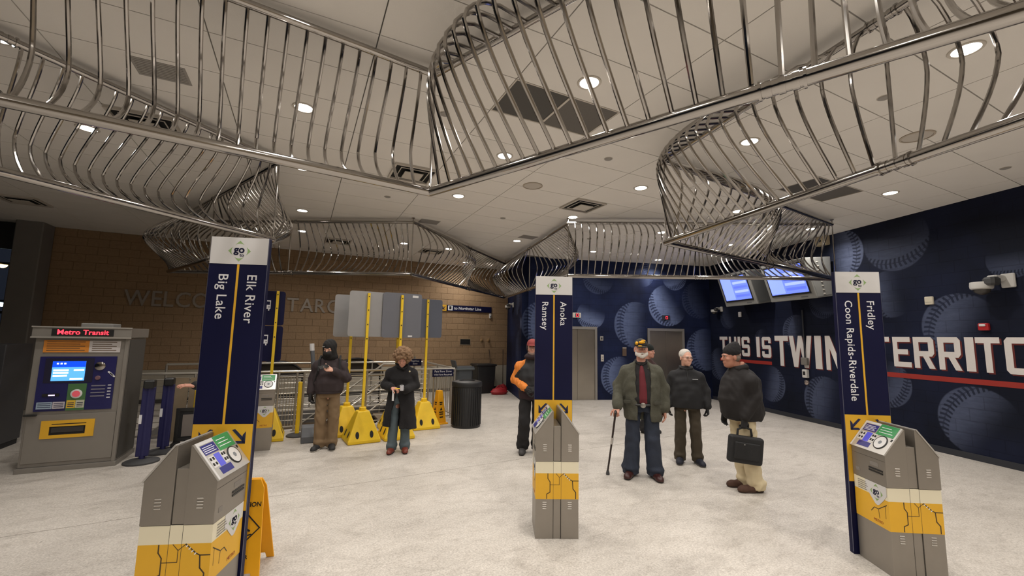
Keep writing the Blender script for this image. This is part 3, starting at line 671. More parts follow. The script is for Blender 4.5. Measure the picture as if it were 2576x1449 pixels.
# ------------------------------------------------------------------ platform pylon signs
def pylon(loc, az, h, left, right, lab):
    t = thing('pylon_sign', lab, 'pylon sign', (loc[0], loc[1], 0), -az, 'blue station pylon signs')
    W2 = .1925
    obj('core', MB().bx(-W2, W2, 0, .05, 0, h), NAVY, t, bevel=.002)
    edge = mat('aluminium_edge', (.10, .105, .16), .45, .4)
    obj('edge_strip', MB().bx(-W2-.0015, -W2, -.002, .006, .02, h), edge, t); obj('edge_strip', MB().bx(W2, W2+.0015, -.002, .006, .02, h), edge, t)
    hd = obj('header_panel', MB().bx(-W2+.001, W2-.001, -.003, .0, h-.195, h-.001), WHITEP, t)
    add_logo(hd, (0, -.0032, h-.10), .076)
    ap = obj('arrow_panel', MB().bx(-W2+.001, W2-.001, -.003, .0, 0.60, 1.168), YEL, t)
    for sx in (-1, 1):
        ar = MB()
        def q(pts): ar.prism([(sx*p[0], p[1]+.045) for p in pts], -.0045, -.003)
        q([(.060, 1.085), (.080, 1.090), (.146, 1.024), (.132, 1.008)]); q([(.150, 1.075), (.150, .993), (.131, .993), (.131, 1.05)]); q([(.150, .993), (.064, .993), (.085, 1.012), (.150, 1.012)])
        obj('arrow', ar, INK, ap)
    obj('centre_stripe', MB().bx(-.0075, .0075, -.002, .0, 1.168, h-.196), YEL, t)
    for s_, x in ((left, -.095), (right, .095)):
        tm = text_mb(s_, .092, align='LEFT', depth=.001, valign='CENTER', spacing=1.05, bold=.0005); wd = s_.split(' '); ends = []
        for q in range(len(wd)): ends.append(max(v[0] for v in text_mb(' '.join(wd[:q+1]), .092, align='LEFT', depth=.001, valign='CENTER', spacing=1.05, bold=.0005).v)+.003)
        for q in range(len(wd)):
            lo_ = ends[q-1] if q else -1; fs = [f for f in tm.f if lo_ < tm.v[f[0]][0] <= ends[q]]; used = sorted({i for f in fs for i in f}); ix = {i: n for n, i in enumerate(used)}
            wm = MB().add([tm.v[i] for i in used], [tuple(ix[i] for i in f) for f in fs]); wm.xform(Matrix.Rotation(math.pi/2, 4, 'Y'))
            obj('lettering', wm, WINK, t, (x, -.0012, h-.265))
    return t
# ------------------------------------------------------------------ fare validator kiosks
KL = .36
def kiosk(loc, az, lab):
    t = thing('fare_validator_kiosk', lab, 'validator', (loc[0], loc[1], 0), -az, 'fare validator kiosks')
    w2, sl = .20, .036
    # lower cabinet: left half, spine, right half with open seams
    for nm, x0, x1, m_ in (('lower_cabinet', -w2+.004, -sl, BRUSH), ('lower_spine', -sl+.003, sl-.003, BRUSH), ('lower_cabinet', sl, w2-.004, BRUSH)):
        yo = .004 if nm == 'lower_spine' else 0
        obj(nm, MB().bx(x0, x1, yo, KL-yo, 0, .668), m_, t, bevel=.002)
    obj('upper_spine', MB().bx(-sl+.003, sl-.003, .004, KL-.004, .672, .985), BRUSH, t, bevel=.002)
    obj('seam_core', MB().bx(-sl-.004, sl+.004, .012, KL-.012, 0.01, .97), BRUSHD, t)
    for s in (-1, 1):
        poly = [(s*sl, .67), (s*w2, .67), (s*w2, .915), (s*.046, 1.118), (s*sl, 1.118)]
        hd = obj('validator_head', MB().prism(poly, -.004, KL+.004), BRUSH, t, bevel=.002)
        # sloping reader panel
        p0, p1 = Vector((s*w2, 0, .915)), Vector((s*.046, 0, 1.118)); d = (p1-p0).normalized(); n = Vector((s*d.z, 0, -s*d.x)) if s > 0 else Vector((-abs(d.z), 0, abs(d.x)))
        n = Vector((s*abs(d.z), 0, abs(d.x))).normalized(); Ls = (p1-p0).length
        def plate(name, u0, u1, y0, y1, h0, h1, m_, par):
            """u along slope from eave 0..1, y along kiosk"""
            a = [p0+d*(u0*Ls), p0+d*(u1*Ls)]; mb = MB(); V = []
            for hh in (h0, h1):
                for pa, yy in ((a[0], y0), (a[0], y1), (a[1], y1), (a[1], y0)):
                    q_ = pa+n*hh; V.append((q_.x, yy, q_.z))
            mb.add(V, [(0, 1, 2, 3), (7, 6, 5, 4), (0, 4, 5, 1), (1, 5, 6, 2), (2, 6, 7, 3), (3, 7, 4, 0)])
            return obj(name, mb, m_, par)
        pan = plate('reader_panel', -.02, 1.01, -.008, KL+.008, 0, .010, mat('panel_silver', (.52, .50, .47), .35, .5), t)
        # y measured so that the text side is on the left for someone facing the reader
        Y = (lambda v: KL*(1-v)) if s < 0 else (lambda v: KL*v)
        def pl(nm, u0, u1, v0, v1, m_, h1=.0115, h0=.010):
            y0, y1 = sorted((Y(v0), Y(v1))); return plate(nm, u0, u1, y0, y1, h0, h1, m_, pan)
        pl('white_margin', -.01, 1.0, -.015, .03, WHITEP); pl('white_margin', .92, 1.0, .03, .46, WHITEP)
        pl('instruction_panel', .64, .90, .05, .44, BLUEP); pl('green_panel', .60, 1.0, .47, .97, GREEND); pl('instruction_panel', .06, .24, .16, .52, BLUEP)
        pl('white_label', .28, .58, .06, .225, WHITEP); pl('white_label', .28, .60, .405, .545, WHITEP)
        for (u0, v0) in ((.47, .075), (.47, .155), (.33, .075), (.33, .155), (.48, .425), (.48, .49), (.33, .425), (.33, .49)): pl('label_icon', u0, u0+.075, v0, v0+.045, INKK, .0125, .0115)
        pl('lcd_screen', .25, .60, .235, .395, mat('validator_lcd', rgb(70, 72, 170), .3, emit=rgb(90, 92, 220), estr=.25))
        tx = MB()
        for k in range(4):
            for (u, v0, v1) in ((.68+.05*k, .07, .40),):
                y0, y1 = sorted((Y(v0), Y(v1-.04*(k % 2)))); a = p0+d*(u*Ls)+n*.0116; b = p0+d*((u+.018)*Ls)+n*.0116; tx.add([(a.x, y0, a.z), (a.x, y1, a.z), (b.x, y1, b.z), (b.x, y0, b.z)], [(0, 1, 2, 3)])
        for k in range(3):
            y0, y1 = sorted((Y(.52), Y(.90-.05*k))); a = p0+d*((.70+.09*k)*Ls)+n*.0116; b = p0+d*((.72+.09*k)*Ls)+n*.0116; tx.add([(a.x, y0, a.z), (a.x, y1, a.z), (b.x, y1, b.z), (b.x, y0, b.z)], [(0, 1, 2, 3)])
        obj('print_lines', tx, WINK, pan)
        # round target
        cpos = p0+d*(.36*Ls)+n*.010; yy = Y(.74)
        Mt = Matrix.Translation((cpos.x, yy, cpos.z)) @ n.to_track_quat('Z', 'Y').to_matrix().to_4x4()
        rd = obj('card_reader', MB().lathe([(.062, 0), (.062, .004), (.056, .007), (.054, .004)], 30, capb=False, capt=False).xform(Mt), BLACKP, pan)
        obj('reader_disc', MB().lathe([(.054, .003), (.054, .005), (.002, .0055)], 30, capb=False).xform(Mt), WHITEP, rd)
        ms = MB().lathe([(.018, .0058), (.016, .0062)], 6, capb=False).xform(Mt); obj('reader_symbol', ms, mat('symbol_grey', rgb(120, 124, 130), .6), rd)
        y0, y1 = sorted((Y(.95), Y(.98))); plate('sensor_window', .48, .56, y0-.004, y1, .010, .012, BLACKP, pan)
        # side: ticket slot, seam, small print
        xs = s*(w2+.0005)
        def side(nm, y0, y1, z0, z1, m_, th=.002, par=None):
            a, b = sorted((xs, xs+s*th)); yy0, yy1 = sorted((Y(y0), Y(y1))); return obj(nm, MB().bx(a, b, yy0, yy1, z0, z1), m_, par or hd)
        side('ticket_slot', .52, .92, .775, .787, BLACKP, .004); side('ticket_slot', .52, .92, .755, .767, BLACKP, .004)
        side('seam_line', 0.0, 1.0, .862, .8635, BRUSHD, .0008); side('print_block', .56, .80, .805, .835, mat('faint_print', (.22, .20, .18), .6), .0008); side('print_block', .10, .22, .715, .745, MATS['faint_print'], .0008)
    # vinyl wraps
    cb = obj('cream_band', MB().bx(-w2+.003, w2-.003, -.001, KL+.001, .565, .667), CREAM, t)
    yb = obj('map_band', MB().bx(-w2+.003, w2-.003, -.001, KL+.001, .340, .565), YEL, t)
    for xs_ in (-sl, sl-.001): obj('seam_line', MB().bx(xs_, xs_+.002, -.0016, -.001, 0.0, .667), BRUSHD, t)
    ln = MB()
    def route(pts, wd, y=-.0016):
        for (a, b) in zip(pts, pts[1:]):
            a, b = Vector((a[0], 0, a[1])), Vector((b[0], 0, b[1])); dd = (b-a).normalized(); nn = Vector((-dd.z, 0, dd.x))*wd/2
            ln.add([(p.x, y, p.z) for p in (a-nn-dd*wd*.3, b-nn+dd*wd*.3, b+nn+dd*wd*.3, a+nn-dd*wd*.3)], [(0, 1, 2, 3)])
    for yq in (-.0016,):
        route([(-.085, .563), (-.085, .52), (-.065, .49), (-.065, .40), (-.095, .385), (-.095, .345)], .007)
        route([(-.065, .465), (.02, .465), (.02, .53), (-.01, .563)], .004); route([(.06, .563), (.12, .51), (.14, .50), (.195, .50)], .007)
        route([(.14, .50), (.145, .43), (.17, .40), (.17, .345)], .008); route([(.02, .53), (.06, .563)], .004)
    ln0 = ln
    for s in (-1, 1):
        ln = MB()
        for (a, b, wd) in (((.05, .53), (.3, .47), .006), ((.3, .47), (.42, .47), .006), ((.42, .47), (.52, .43), .006), ((.3, .47), (.28, .40), .005), ((.1, .52), (.1, .42), .004)):
            A, B = Vector((0, KL*a[0], a[1])), Vector((0, KL*b[0], b[1])); dd = (B-A).normalized(); nn = Vector((0, -dd.z, dd.y))*wd/2; x = s*(w2-.0024)
            ln.add([(x, p.y, p.z) for p in (A-nn, B-nn, B+nn, A+nn)], [(0, 1, 2, 3)])
        obj('route_line', ln, mat('route_ink', rgb(70, 56, 34), .6), yb)
    obj('route_line', ln0, mat('route_ink', rgb(70, 56, 34), .6), yb)
    dash = MB()
    for k in range(4): dash.box((.066+.016*k, -.0022, .553-.0145*k), (.006, .001, .014), rot=RY(math.radians(42)))
    obj('river_dash', dash, WINK, yb)
    for s in (-1, 1):
        x = s*(w2-.0022); yc = KL*.68 if s > 0 else KL*.32
        Mr = Matrix.Rotation(math.pi/2 if s > 0 else -math.pi/2, 4, 'Z')
        shield = [(-.115, .667), (.105, .667), (.105, .60), (.085, .575), (.07, .555), (.02, .505), (0, .498), (-.02, .505), (-.07, .555), (-.085, .575), (-.115, .58)]
        sh = MB().add([(px*1.0, -.0012, pz-.60) for px, pz in shield], [tuple(range(len(shield)))]).xform(Mr)
        sh_o = obj('logo_shield', sh, WHITEP, t, (x, yc, .60)); add_logo(sh_o, (s*.0016, 0, -.005), .066, Mr)
        tl = MB()
        for k in range(5): tl.add([(px, -.0014, .04-.016*k+pz) for px, pz in ((-.20, 0), (-.20+.09+.01*(k % 3), 0), (-.20+.09+.01*(k % 3), .006), (-.20, .006))], [(0, 1, 2, 3)])
        obj('print_lines', tl.xform(Mr), MATS['faint_print'], sh_o)
        bt = text_mb('METRO', .030, depth=.0006).xform(Mr); obj('brand_print', bt, mat('brand_red', rgb(150, 70, 40), .6), t, (s*(w2-.0015), yc+(.0 if s > 0 else 0), .375))
    # louvres on both ends
    for (zc) in (.79, .285):
        for x in (-.115, .115):
            for y, nn in ((-.005 if zc > .6 else -.001, -1), (KL+.005 if zc > .6 else KL+.001, 1)):
                lv = MB()
                for k in range(4): lv.chbox((x, y, zc+.027-.018*k), (.038, .006, .008), .003)
                obj('louvre', lv, mat('louvre_steel', (.55, .52, .48), .35, .8), t)
    return t
def kpos(o, az, x, y): return (o[0]+x*math.cos(az)+y*math.sin(az), o[1]-x*math.sin(az)+y*math.cos(az))
KS = [((-.57, 3.199), math.radians(19.2), .018, 2.475, 'Big Lake', 'Elk River', 'Big Lake and Elk River'),
      ((2.19, 3.41), math.radians(25.0), .006, 2.44, 'Ramsey', 'Anoka', 'Ramsey and Anoka'),
      ((4.399, 1.687), math.radians(30.8), -.042, 2.455, 'Coon Rapids-Riverdale', 'Fridley', 'Coon Rapids-Riverdale and Fridley')]
k0 = None
for (o_, az, px, h, lt, rt, nm) in KS:
    lab = 'steel fare validator kiosk in front of the %s pylon' % nm
    if k0 is None: k0 = kiosk(o_, az, lab)
    else:
        c = copy_tree(k0); c.location = (o_[0], o_[1], 0); c.rotation_euler = (0, 0, -az); c['label'] = lab
    pylon(kpos(o_, az, px, KL+.012), az, h, lt, rt, 'tall navy pylon sign lettered %s' % nm)
c = copy_tree(k0); c.location = (-.66, 7.86, 0); c.rotation_euler = (0, 0, -math.pi/2); c['label'] = 'steel fare validator kiosk seen side-on beside the blue bus stop sign'

# ------------------------------------------------------------------ ticket machine
def ticket_machine(loc, lab, lit=True):
    t = thing('ticket_machine', lab, 'ticket machine', loc); Wd, D, Hh = .93, .72, 1.80
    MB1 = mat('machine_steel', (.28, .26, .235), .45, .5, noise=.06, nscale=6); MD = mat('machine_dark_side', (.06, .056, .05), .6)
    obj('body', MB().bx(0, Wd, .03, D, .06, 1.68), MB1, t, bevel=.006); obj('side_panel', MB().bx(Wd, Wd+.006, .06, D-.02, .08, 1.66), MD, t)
    obj('plinth', MB().bx(-.015, Wd+.015, .0, D, 0, .06), MB1, t, bevel=.004)
    obj('lower_door', MB().bx(.025, Wd-.045, .018, .03, .11, .70), MB1, t, bevel=.003); obj('corner_post', MB().bx(Wd-.04, Wd, .012, .03, .06, 1.68), MB1, t, bevel=.003)
    hd = obj('header', MB().bx(-.025, Wd+.025, -.02, D, 1.685, 1.815), MB1, t, bevel=.004)
    strip = mat('strip_metal', (.7, .67, .62), .3, .7)
    obj('header_trim', MB().bx(-.03, Wd+.03, -.03, -.02, 1.808, 1.826), strip, hd); obj('header_trim', MB().bx(-.03, Wd+.03, -.03, -.02, 1.675, 1.693), strip, hd)
    dp = obj('led_display', MB().bx(.16, .77, -.028, -.02, 1.705, 1.795), BLACKP, hd)
    if lit: obj('led_lettering', text_mb('Metro Transit', .088, depth=.002, bold=.0014, spacing=1.02), REDLED, hd, (.465, -.0295, 1.750))
    obj('top_box', MB().chbox((.55, .25, 1.845), (.33, .3, .06), .01), mat('pale_box', rgb(130, 128, 124), .6), t)
    for x0, x1, c_, nm in ((.085, .525, rgb(205, 130, 48), 'fare_notice'), (.525, .845, rgb(190, 184, 182), 'fare_notice')):
        po = obj(nm, MB().bx(x0, x1, .020, .026, 1.49, 1.645), mat('notice_%d' % int(x0*100), c_, .5), t)
        ln = MB()
        for k in range(5): ln.bx(x0+.03, x1-.04-.05*(k % 2), .0188, .020, 1.62-.027*k, 1.628-.027*k)
        obj('print_lines', ln, mat('notice_ink', rgb(90, 70, 50), .7), po)
    bz = obj('fascia', MB().bx(.075, .825, .014, .026, .745, 1.435), mat('fascia_navy', rgb(30, 30, 84), .35), t)
    obj('screen_surround', MB().bx(.13, .60, .010, .014, 1.10, 1.415), mat('surround_dark', rgb(28, 26, 50), .4), bz)
    if lit:
        sc_ = obj('touch_screen', MB().bx(.20, .52, .007, .010, 1.125, 1.375), mat('screen_blue', rgb(60, 140, 230), .3, emit=rgb(95, 170, 245), estr=.85), bz)
        up = MB().bx(.20, .52, .005, .0065, 1.30, 1.375); obj('screen_banner', up, mat('screen_banner', rgb(10, 60, 190), .3, emit=rgb(12, 70, 215), estr=.9), bz)
        wl_ = MB()
        for x0, x1, z in ((.215, .36, 1.25), (.215, .36, 1.215), (.215, .35, 1.18), (.41, .51, 1.25), (.38, .505, 1.135)): wl_.bx(x0, x1, .005, .0065, z, z+.022)
        for x in (.25, .285, .32): wl_.lathe([(.012, 0), (.012, .002), (.001, .002)], 12, (x, 0, 0)) if False else wl_.bx(x-.01, x+.01, .003, .0046, 1.335, 1.355)
        obj('screen_buttons', wl_, mat('screen_white', (.9, .95, 1), .3, emit=(.85, .95, 1), estr=.9), bz)
    gp_ = obj('card_panel', MB().bx(.375, .555, .009, .014, .745, 1.085), mat('panel_green', rgb(70, 110, 66), .45), bz)
    disc = Matrix.Translation((.465, .009, .955)) @ Matrix.Rotation(math.pi/2, 4, 'X')
    obj('card_target', MB().lathe([(.058, 0), (.058, .008), (.05, .012), (.001, .012)], 24, capb=False, capt=False).xform(disc), WHITEP, bz)
    obj('card_target_glow', MB().lathe([(.04, .0125), (.001, .013)], 20, capb=False, capt=False).xform(disc), mat('target_red', rgb(200, 80, 90), .4, emit=(1, .15, .2), estr=.15), bz)
    cyl_ = lambda x, z, r: MB().lathe([(r, 0), (r, .014), (r*.8, .02), (.001, .02)], 20, capb=False, capt=False).xform(Matrix.Translation((x, .014, z)) @ Matrix.Rotation(math.pi/2, 4, 'X'))
    obj('coin_ring', cyl_(.665, 1.31, .055), STEEL, bz); obj('return_button', cyl_(.655, 1.155, .028), mat('button_mauve', rgb(110, 80, 90), .5), bz)
    obj('note_slot', MB().bx(.14, .30, .006, .014, .93, .965), BLACKP, bz); obj('slot_light', MB().bx(.20, .26, .004, .006, .938, .952), mat('slot_glow', (.5, .4, .9), .4, emit=(.6, .45, 1), estr=1.5), bz)
    for x0, x1, z0, z1, cc in ((.10, .245, .775, .86, rgb(150, 168, 186)), (.25, .365, .775, .86, rgb(190, 184, 190)), (.38, .465, .775, .875, rgb(220, 180, 60)), (.468, .552, .775, .875, rgb(190, 190, 170))):
        q_ = obj('sticker', MB().bx(x0, x1, .0075, .0092, z0, z1), mat('sticker_%d' % int(x0*1000), cc, .5), bz)
        ll = MB()
        for k in range(3): ll.bx(x0+.012, x1-.012, .0066, .0076, z0+.018+.022*k, z0+.026+.022*k)
        obj('print_lines', ll, INK, q_)
    rl = MB()
    for k in range(4): rl.bx(.60, .74, .011, .014, 1.045-.045*k, 1.06-.045*k)
    obj('receipt_lines', rl, mat('lines_grey', rgb(120, 118, 130), .5), bz)
    for k in range(5): obj('symbol', MB().bx(.765, .80, .011, .014, 1.05-.04*k, 1.062-.04*k), WINK, bz)
    for k in range(3): obj('card_sticker', MB().box((.77+.018*k, .012, 1.22-.02*k), (.05, .003, .018), rot=RY(math.radians(40))), WINK, bz)
    fr = MB(); x0, x1, z0, z1 = .17, .68, .405, .625; a0, a1, b0, b1 = .25, .595, .445, .55
    fr.bx(x0, x1, .006, .020, z0, b0).bx(x0, x1, .006, .020, b1, z1).bx(x0, a0, .006, .020, b0, b1).bx(a1, x1, .006, .020, b0, b1)
    f_ = obj('ticket_tray_frame', fr, YEL, t); obj('tray_recess', MB().bx(a0, a1, .016, .019, b0, b1), BLACKM, f_); obj('tray_flap', MB().bx(a0+.02, a1-.02, .010, .016, b0+.03, b1-.01), mat('flap_dark', (.035, .032, .03), .5), f_)
    obj('frame_print', MB().bx(x0+.10, x1-.08, .0048, .006, .575, .585), INKK, f_)
    obj('door_handle', MB().chbox((.06, .0, .705), (.12, .03, .025), .006), BLACKP, t)
    return t
ticket_machine((-3.03, 7.56, 0), 'lit steel ticket machine with red scrolling letters and blue screen')
# dim cabinet left of the machine
t = thing('dark_cabinet', 'dark steel cabinet with a pale vertical strip left of the ticket machine', 'cabinet', (-4.75, 8.9, 0))
obj('body', MB().bx(0, .9, 0, .7, .08, 1.55), mat('cab_dark', (.05, .05, .055), .5, .3), t, bevel=.01); obj('plinth', MB().bx(.02, .88, .03, .68, 0, .08), BLACKM, t)
obj('grey_panel', MB().bx(.05, .76, -.012, 0, .35, .95), mat('cab_panel', (.16, .16, .16), .5), t); obj('white_strip', MB().bx(.79, .89, -.014, 0, .22, .88), mat('strip_white', rgb(190, 192, 198), .5), t)
obj('handle', MB().chbox((.7, -.02, 1.1), (.18, .03, .03), .008), STEEL, t); obj('nameplate', MB().bx(.2, .5, -.008, 0, 1.2, 1.3), mat('cab_plate', (.12, .12, .13), .4), t)

# ------------------------------------------------------------------ railing round the stair opening
def bar(mb, a, b, r, n=10): mb.cyl(a, b, r, None, n); return mb
rl = thing('guard_railing', 'long galvanised guard railing in front of the stair opening', 'railing', (0, 8.95, 0))
X0, X1 = -2.75, 3.08
obj('top_rail', bar(MB(), (X0, 0, 1.08), (X1, 0, 1.08), .024), RAILM, rl); obj('second_rail', bar(MB(), (X0, 0, .985), (X1, 0, .985), .014), RAILM, rl); obj('bottom_rail', bar(MB(), (X0, 0, .09), (X1, 0, .09), .014), RAILM, rl)
for x in (X0, -1.55, -.42, -.30, .0, .12, 1.25, 2.5, 2.62, X1): obj('post', bar(MB(), (x, 0, 0), (x, 0, 1.08), .021).cyl((x, 0, 0), (x, 0, .012), .05), RAILM, rl)
for k in range(8): obj('bar', bar(MB(), (X0, .0, .20+.097*k), (2.5, .0, .20+.097*k), .0065, 8), RAILM, rl)
for k in range(1, 10): obj('picket', bar(MB(), (2.62+.046*k, 0, .09), (2.62+.046*k, 0, .985), .007, 8), RAILM, rl)
for k in range(1, 6): obj('picket', bar(MB(), (-.30+.05*k, 0, .09), (-.30+.05*k, 0, .985), .007, 8), RAILM, rl)
rs = thing('side_railing', 'galvanised side railing running back from the trash can to the block wall', 'railing', (3.08, 9.05, 0))
for z, r, nm in ((1.08, .024, 'top_rail'), (.985, .014, 'second_rail'), (.09, .014, 'bottom_rail')): obj(nm, bar(MB(), (0, .04, z), (0, 2.3, z), r), RAILM, rs)
for y in (.1, 1.2, 2.3): obj('post', bar(MB(), (0, y, 0), (0, y, 1.08), .021), RAILM, rs)
for k in range(1, 22): obj('picket', bar(MB(), (0, .1+.1*k, .09), (0, .1+.1*k, .985), .007, 8), RAILM, rs)
rb = thing('rear_railing', 'galvanised rear railing behind the stair opening', 'railing', (0, 11.42, 0))
for z, r, nm in ((1.08, .024, 'top_rail'), (.09, .014, 'bottom_rail')): obj(nm, bar(MB(), (-2.5, 0, z), (3.0, 0, z), r), RAILM, rb)
for x in (-2.5, -1.1, .3, 1.7, 3.0): obj('post', bar(MB(), (x, 0, 0), (x, 0, 1.08), .021), RAILM, rb)
for k in range(8): obj('bar', bar(MB(), (-2.5, 0, .2+.1*k), (3.0, 0, .2+.1*k), .0065, 8), RAILM, rb)
for yy, lab in ((9.22, 'sloping stair handrail on the near side of the opening'), (11.22, 'sloping stair handrail on the far side of the opening')):
    th = thing('stair_handrail', lab, 'handrail', (0, yy, 0))
    for q, r, nm in ((1.0, .022, 'handrail'), (.62, .016, 'mid_rail'), (.25, .016, 'mid_rail')): obj(nm, MB().tube([(2.3, 0, q+.05), (1.95, 0, q+.05), (-1.5, 0, q+.05-3.45*.748)], r, 10), RAILM, th)
    for k in range(4): x = 1.9-k*.95; obj('post', bar(MB(), (x, 0, -.748*(2.05-x)-.1), (x, 0, -.748*(1.95-x)+1.03), .018), RAILM, th)
# dark hoods over the lower flight
HOOD = mat('dark_hood', (.03, .024, .02), .45)
for x0, x1, zc, lab in ((-1.1, .15, .98, 'dark wedge-shaped hood behind the railing left of the hooded man'), (.75, 2.0, 1.04, 'dark arched hood behind the railing near the yellow poles')):
    t = thing('stairwell_hood', lab, 'hood', ((x0+x1)/2, 11.75, 0)); L2 = (x1-x0)/2
    P = [(L2*math.cos(a), .72+(zc-.72+.14)*math.sin(a)) for a in np.linspace(0, math.pi, 13)]
    obj('shell', MB().prism(P, -.25, .25), HOOD, t); obj('side_frame', MB().tube([(p[0], -.27, p[1]) for p in P], .02, 8), FRM, t); [obj('leg', MB().cyl((q*(L2-.03), 0, 0), (q*(L2-.03), 0, .75), .03), FRM, t) for q in (-1, 1)]
# paid-fare signs on the railing
def rail_sign(loc, w_, h_, lines, lab):
    t = thing('fare_zone_sign', lab, 'sign', loc); obj('plate', MB().chbox((0, 0, 0), (w_, .012, h_), .005), NAVY, t)
    for s_, z, sz in lines: obj('lettering', text_mb(s_, sz, depth=.001), WINK, t, (0, -.007, z))
    obj('clip', MB().bx(-w_*.3, -w_*.3+.02, .006, .03, -.02, .02).bx(w_*.3-.02, w_*.3, .006, .03, -.02, .02), RAILM, t)
rail_sign((2.80, 8.90, 1.0), .47, .155, (('Paid Fare Zone', .033, .062), ('Valid Fare Required', -.035, .050)), 'navy paid fare zone sign fixed to the railing beside the trash can')
rail_sign((2.42, 9.85, 1.17), .30, .15, (('Paid Fare', .03, .05), ('Zone', -.03, .05)), 'small navy sign on a post behind the woman in the black coat')
obj('sign_post', MB().cyl((2.42, 9.90, 0), (2.42, 9.90, 1.3), .02).cyl((2.42, 9.90, 0), (2.42, 9.90, .015), .1), RAILM); o = COL.objects['sign_post']; tag(o, 'thin steel post carrying the small navy sign behind the railing', 'post')

# ------------------------------------------------------------------ yellow sign stands
def stand(loc, rot, lab, plates, h=2.52, lean=(0, 0), grp='yellow wheeled sign stands'):
    t = thing('sign_stand', lab, 'sign stand', (loc[0], loc[1], 0), rot, grp)
    b = .265; top = .095; H1 = .50
    mb = MB(); V = [(-b, -b, .0), (b, -b, 0), (b, b, 0), (-b, b, 0), (-b, -b, .05), (b, -b, .05), (b, b, .05), (-b, b, .05), (-top, -top, H1), (top, -top, H1), (top, top, H1), (-top, top, H1)]
    mb.add(V, [(3, 2, 1, 0), (0, 1, 5, 4), (1, 2, 6, 5), (2, 3, 7, 6), (3, 0, 4, 7), (4, 5, 9, 8), (5, 6, 10, 9), (6, 7, 11, 10), (7, 4, 8, 11), (8, 9, 10, 11)])
    obj('base', mb, YELP, t, bevel=.016)
    obj('collar', MB().lathe([(.06, H1-.005), (.06, H1+.05), (.045, H1+.06)], 8), YELP, t)
    sl = (b-top)/(H1-.05)
    for a in range(4):
        for x in (-.115, .115):
            z = .14; y = -(b-(z-.05)*sl)
            m1 = MB(); R_ = RX(-math.atan(sl)); n = 14
            P = [R_ @ Vector((.030*math.cos(2*math.pi*k/n), 0, .058*math.sin(2*math.pi*k/n))) for k in range(n)]
            m1.add([(p.x+x, p.y+y-.003, p.z+z) for p in P]+[(p.x+x, p.y+y+.01, p.z+z) for p in P], [tuple(range(n))]+[(k, (k+1) % n, n+(k+1) % n, n+k) for k in range(n)])
            m1.xform(Matrix.Rotation(a*math.pi/2, 4, 'Z')); obj('grip_hole', m1, BLACKM, t)
    px, py = lean
    obj('pole', MB().prism([(-.022, -.018), (.022, -.018), (.022, .018), (-.022, .018)], H1-.02, h, axis='z').xform(Matrix(((1, 0, px/h, 0), (0, 1, py/h, 0), (0, 0, 1, 0), (0, 0, 0, 1)))), YELPOLE, t, bevel=.003)
    for z in (h-.06, h-.30, h-.55, h-.80): obj('bolt', MB().cyl((px*z/h, -.019+py*z/h, z), (px*z/h, -.026+py*z/h, z), .010, None, 10), FRM, t)
    for (x, z0, z1, w_, m_, dy, nm) in plates:
        pz = (z0+z1)/2
        def rr(w2, h2, r=.045, n=5):
            out = []
            for cx, cz, a0 in ((w2-r, h2-r, 0), (-w2+r, h2-r, 90), (-w2+r, -h2+r, 180), (w2-r, -h2+r, 270)):
                for k in range(n): a = math.radians(a0+90*k/(n-1)); out.append((cx+r*math.cos(a), cz+r*math.sin(a)))
            return out
        pl = obj(nm, MB().prism([(p[0]+x+px*pz/h, p[1]+pz) for p in rr(w_/2, (z1-z0)/2)], .022+dy, .026+dy), m_, t)
    return t
ALU = mat('sign_aluminium', (.46, .46, .47), .36, .75, noise=.08, nscale=5); GREYS = mat('sign_grey_back', rgb(104, 105, 112), .6, .1, noise=.05, nscale=4); GREYS2 = mat('sign_grey_back_blue', rgb(88, 92, 104), .6, .1, noise=.05, nscale=4)
stand((1.04, 7.77), .10, 'yellow sign stand with a bright bare-metal plate beside the woman', [(.03, 1.755, 2.55, .70, ALU, 0, 'sign_plate')])
stand((.84, 8.36), .12, 'yellow sign stand standing behind the one with the bright metal plate', [(.02, 1.74, 2.52, .66, ALU, .01, 'sign_plate')])
sC = stand((1.63, 7.80), .08, 'yellow sign stand directly behind the woman in the black coat', [(.02, 1.745, 2.56, .72, GREYS, 0, 'sign_plate')])
stand((2.28, 8.42), .06, 'yellow sign stand next to the yellow caution cone', [(-.04, 1.75, 2.53, .72, GREYS2, 0, 'sign_plate')])
stand((1.72, 8.48), .0, 'yellow sign stand at the back, its pole between two others', [(.0, 1.76, 2.50, .66, GREYS, .02, 'sign_plate')])
for (st_, xs) in ((sC, (.20, .31, 2.49, 2.53)), (sC, (.14, .22, 1.76, 1.79))): obj('sticker', MB().bx(xs[0], xs[1], .0205, .022, xs[2], xs[3]), WHITEP, st_)
bs = stand((-.40, 8.45), .0, 'yellow sign stand holding two navy bus stop plates', [(-.10, 1.92, 2.52, .44, NAVY, 0, 'bus_plate'), (-.10, 1.30, 1.91, .44, NAVY, 0, 'bus_plate')])
for zc in (2.26, 1.66):
    ic = MB(); x0 = -.15
    ic.chbox((x0, .0205, zc+.02), (.10, .003, .15), .02); ic.bx(x0-.035, x0-.015, .019, .022, zc-.085, zc-.05); ic.bx(x0+.015, x0+.035, .019, .022, zc-.085, zc-.05)
    i_ = obj('bus_icon', ic, WINK, bs); obj('bus_icon_window', MB().bx(x0-.038, x0+.038, +.0175, .019, zc+.015, zc+.075).bx(x0-.035, x0-.018, +.0175, .019, zc-.03, zc-.014).bx(x0+.018, x0+.035, +.0175, .019, zc-.03, zc-.014), NAVY, i_)

